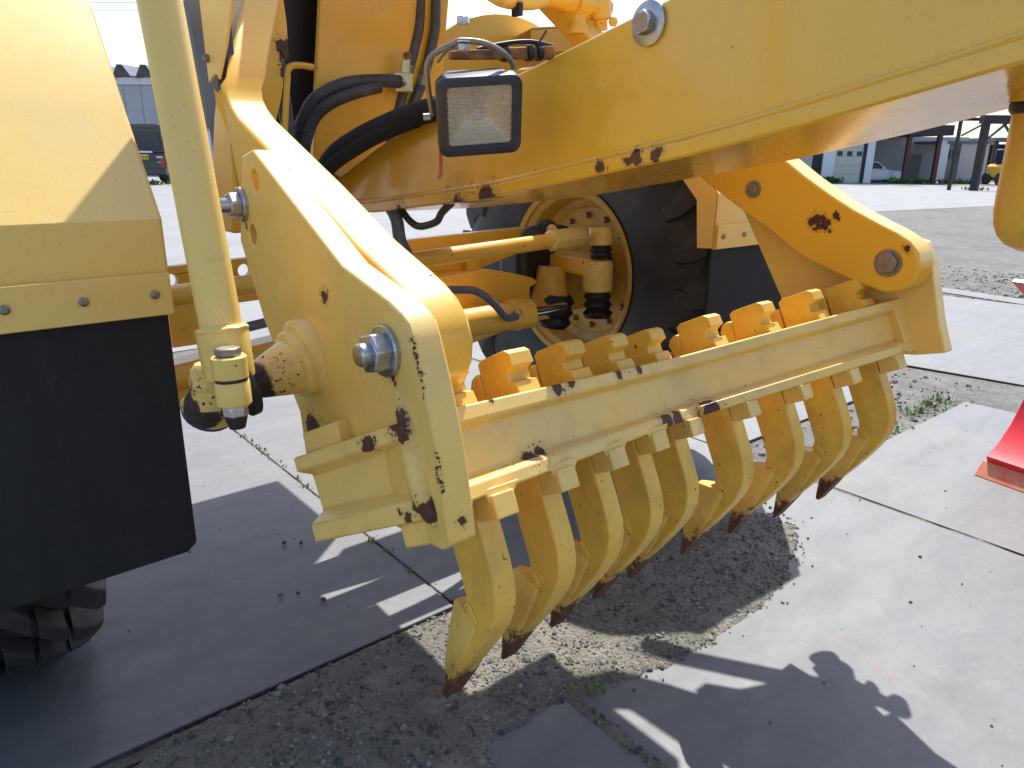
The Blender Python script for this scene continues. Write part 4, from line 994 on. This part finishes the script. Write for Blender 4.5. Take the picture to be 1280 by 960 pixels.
# steel gantry
TG = 40.0; GG = terr(*(E1*24 + E2*40).xy)
gt = thing('steel_gantry', 'dark brown steel gantry on posts with green corner braces', 'gantry', V_(24, TG, GG))
def gp(name, a, b, w, mat):
    a = V_(*a); b = V_(*b); d = (b-a); u, v, dd = frame(d)
    return MB().prism([(-w, -w), (w, -w), (w, w), (-w, w)], 0, d.length, lambda p, q, t: a + u*p + v*q + dd*t).build(name, mat, gt)
gp('post', (22.75, TG, GG), (22.75, TG, GG+3.45), .075, 'brownsteel')
gp('post', (23.45, TG-1, GG), (23.45, TG-1, GG+3.45), .16, 'brownsteel')
gp('post', (25.15, TG-1, GG), (25.15, TG-1, GG+3.45), .19, 'brownsteel')
gp('post', (29.0, TG-1, GG), (29.0, TG-1, GG+3.45), .16, 'brownsteel')
gp('top_beam', (22.6, TG, GG+3.5), (30, TG, GG+3.5), .08, 'brownsteel')
gp('top_beam', (23.2, TG-1, GG+3.45), (30, TG-1, GG+3.45), .20, 'brownsteel')
gp('corner_brace', (22.85, TG-.1, GG+2.7), (23.45, TG-1, GG+3.3), .04, 'greensteel')
gp('corner_brace', (23.6, TG-1, GG+2.5), (24.5, TG-1, GG+3.3), .05, 'greensteel')
gp('corner_brace', (25.0, TG-1, GG+2.5), (24.3, TG-1, GG+3.3), .05, 'greensteel')
# yellow loader behind the gantry
ld = thing('wheel_loader', 'small yellow wheel loader half hidden behind the steel gantry posts', 'loader', V_(36.9, 58, GZ))
def lp(name, s0, s1, t0, t1, z0, z1, mat, bevel=.05): return bgbox(MB(), s0, s1, t0, t1, GZ+z0, GZ+z1).build(name, mat, ld, bevel=bevel)
lp('engine_cover', 36.2, 37.3, 57, 59.2, .55, 1.5, 'yellow_cast', .2)
lp('counterweight', 36.1, 37.4, 56.6, 57.05, .45, .9, 'yellow_cast', .1)
lp('cab', 36.35, 37.2, 57.4, 58.6, 1.5, 2.6, 'glass', .1)
for s, t in ((36.1, 57.3), (37.15, 57.3), (36.1, 58.9), (37.15, 58.9)):
    MB().cyl(V_(s, t, GZ+.45), V_(s+.25, t, GZ+.45), .45, 18).build('wheel', 'tyre', ld, bevel=.03)
boom = MB().prism([(37.0, 2.4), (38.3, 4.4), (38.6, 4.4), (37.6, 2.0)], 58.4, 58.7, lambda p, q, t: V_(p, t, GZ+q)).build('raised_boom', 'yellow_cast', ld, bevel=.03)
# dark far shed
fs_ = thing('far_shed', 'dark open shed far behind the gantry', 'building', V_(42, 72, GZ))
bgbox(MB(), 43.5, 52, 74, 74.3, GZ, GZ+3.2).build('back_wall', 'dark', fs_)
bgbox(MB(), 43.2, 52.3, 70, 74.4, GZ+3.4, GZ+3.7).build('roof', 'roof_dark', fs_)
bgbox(MB(), 43.4, 43.7, 70.2, 70.5, GZ, GZ+3.4).build('post', 'brownsteel', fs_)
# pale car in the carport
def car(root, s0, t0, z0, Lc, Wc, mat, side):
    """side elevation outline along s, extruded in t"""
    f = lambda p, q, t: V_(s0 + p*Lc, t0 + t*Wc, z0 + q)
    lower = [(0, .35), (.01, .85), (.04, 1.0), (.30, 1.05), (.62, 1.02), (.66, 1.0), (.86, .90), (.97, .76), (1.0, .60), (1.0, .32), (.92, .22), (.08, .22)]
    bd = MB().prism(lower, 0, 1, f).build('body', mat, root, bevel=.05, seg=3)
    MB().prism([(.05, 1.0), (.12, 1.45), (.20, 1.60), (.42, 1.62), (.50, 1.56), (.66, 1.0)], .09, .91, f).build('cabin', mat, root, bevel=.05, seg=3)
    for poly in ([(.10, 1.06), (.155, 1.42), (.27, 1.50), (.30, 1.06)], [(.32, 1.06), (.315, 1.50), (.44, 1.52), (.50, 1.44), (.60, 1.07)]):
        MB().prism(poly, .075, .10, f).build('side_window', 'glass', root)
    MB().prism([(.505, 1.50), (.65, 1.03), (.655, 1.05), (.51, 1.54)], .13, .87, f).build('windscreen', 'glass', root)
    for p in (.19, .81):
        for t in (.02, .90):
            w = MB().cyl(f(p, .34, t), f(p, .34, t + .1), .34, 24).build('wheel', 'tyre', root, bevel=.02)
            MB().cyl(f(p, .34, t - .012), f(p, .34, t + .11), .22, 16).build('rim', 'steel_dull', w)
    MB().prism([(.93, .66), (.99, .62), (.985, .74), (.90, .82)], -.01, .16, f).build('headlight', 'lamp_white', root)
    MB().prism([(.93, .66), (.99, .62), (.985, .74), (.90, .82)], .84, 1.01, f).build('headlight', 'lamp_white', root)
    MB().box((.995, .35, .2), (1.006, .55, .8), lambda p, q, t: f(p, q, t)).build('grille', 'dark', root)
    MB().box((.53, 1.05, -.09), (.57, 1.18, .0), lambda p, q, t: f(p, q, t)).build('wing_mirror', mat, root, bevel=.02)
suv = thing('parked_car', 'silver white car parked nose right under the open carport', 'car', V_(28.7, T+1.6, GZ))
car(suv, 26.6, T+.8, GZ, 4.5, 1.8, 'carwhite', 1)

# left: grey warehouse and black van
wh = thing('grey_warehouse', 'grey clad warehouse with folded metal roof behind the black van', 'building', V_(-17, 38, 0))
bgbox(MB(), -19.6, -8, 38, 38.3, 0, 4.35).build('wall', 'wall_grey', wh)
for k in range(14): bgbox(MB(), -19.55+k*.82, -18.76+k*.82, 37.96, 38, 2.35, 4.1).build('wall_panel', 'wall_grey', wh)
for k in range(14): bgbox(MB(), -19.55+k*.82, -18.76+k*.82, 37.96, 38, .2, 2.30).build('wall_panel', 'wall_white', wh)
bgbox(MB(), -19.75, -19.35, 37.85, 38.3, 0, 4.2).build('corner_column', 'wall_white', wh)
bgbox(MB(), -19.8, -8, 37.8, 38.1, 4.12, 4.42).build('eaves_beam', 'wall_white', wh)
rz = MB(); pts = []
for k in range(13):
    s = -20.2 + k*1.1; pts += [(s, 4.45), (s+.25, 4.45), (s+.5, 4.95), (s+.75, 4.95)]
for t0, t1 in ((37.3, 48),):
    n = len(pts); vs = [V_(p, t0, q) for p, q in pts] + [V_(p, t1, q+.3) for p, q in pts] + [V_(p, t0, q-.06) for p, q in pts] + [V_(p, t1, q+.24) for p, q in pts]
    fs = []
    for i in range(n-1): fs += [(i, i+1, n+i+1, n+i), (2*n+i, 3*n+i, 3*n+i+1, 2*n+i+1), (i, 2*n+i, 2*n+i+1, i+1), (n+i, n+i+1, 3*n+i+1, 3*n+i)]
    rz.add(vs, fs)
rz.build('folded_roof', 'roof_dark', wh, smooth=0)
up_ = thing('power_line', 'thin power lines crossing the pale sky above the grey warehouse', 'power line', V_(-19, 52, 0))
MB().cyl(V_(-19, 52, 0), V_(-19, 52, 10.5), .16, 12, .11).build('pole', 'concrete', up_)
for dz_, dt_ in ((10.15, 0), (9.75, .3)):
    MB().tube([V_(-19 - 8*k, 52 + dt_, dz_ + .10*k - .35*math.sin(math.pi*k/6)) for k in range(7)], .022, 6, 3).build('wire', 'roof_dark', up_)
van = thing('parked_van', 'black boxy kei van with yellow number plate seen from behind', 'van', V_(-12.95, 27.5, 0))
vf = lambda p, q, t: V_(-13.68 + p*1.48, 27 + t, q)
MB().prism([(.0, .42), (0, .95), (.015, 1.05), (.985, 1.05), (1, .95), (1, .42), (.95, .30), (.05, .30)], 0, 3.3, vf).build('body', 'carblack', van, bevel=.04, seg=3)
MB().prism([(.012, 1.04), (.05, 1.90), (.09, 1.98), (.91, 1.98), (.95, 1.90), (.988, 1.04)], .04, 3.0, vf).build('cabin', 'carblack', van, bevel=.04, seg=3)
MB().prism([(.07, 1.12), (.10, 1.78), (.90, 1.78), (.93, 1.12)], .015, .045, vf).build('rear_window', 'glass', van)
MB().prism([(.04, 1.86), (.06, 2.0), (.94, 2.0), (.96, 1.86)], -.10, .2, vf).build('roof_spoiler', 'carblack', van, bevel=.02)
MB().prism([(.2, 1.05), (.2, 1.11), (.72, 1.11), (.72, 1.05)], -.03, 0, vf).build('chrome_strip', 'lamp_white', van)
pl = MB().prism([(.38, .83), (.38, 1.00), (.61, 1.00), (.61, .83)], -.025, 0, vf).build('number_plate', 'plate', van)
for p0 in (.42, .47, .525, .57): MB().box((p0, .86, -.03), (p0+.022, .95, -.025), lambda p, q, t: vf(p, q, t)).build('plate_digit', 'dark', pl)
for p0, p1 in ((.88, .985), (.015, .12)):
    MB().prism([(p0, .50), (p0, .90), (p1, .90), (p1, .50)], -.02, .03, vf).build('tail_light', 'tail', van, bevel=.01)
MB().prism([(.80, .88), (.80, .94), (.94, .94), (.94, .88)], -.02, 0, vf).build('badge', 'lamp_white', van)
MB().prism([(.80, .73), (.80, .75), (.95, .75), (.95, .73)], -.02, 0, vf).build('badge', 'lamp_white', van)
MB().prism([(.0, .30), (0, .55), (1, .55), (1, .30)], -.06, .1, vf).build('bumper', 'carblack', van, bevel=.03)
for p in (.02, .84):
    for t in (.45, 2.7):
        MB().cyl(vf(p, .29, t), vf(p+.13, .29, t), .29, 20).build('wheel', 'tyre', van, bevel=.02)
# weeds at the foot of the buildings
ws = []
for i in range(60):
    s = random.choice([random.uniform(23.9, 25.2), random.uniform(27.6, 36.5)]); p = V_(s, T-.4, 0); ws.append((p.x, p.y, GZ, random.uniform(.25, .6), 16, .2))
for i in range(6):
    p = V_(random.uniform(22.6, 25.3), TG-.6, 0); ws.append((p.x, p.y, terr(p.x, p.y), .25, 14, .12))
for i in range(14):
    p = V_(random.uniform(-13.8, -11), 26.4, 0); ws.append((p.x, p.y, 0, .22, 12, .12))
weeds('wall_weeds', ws, 'green weeds along the foot of the far buildings')
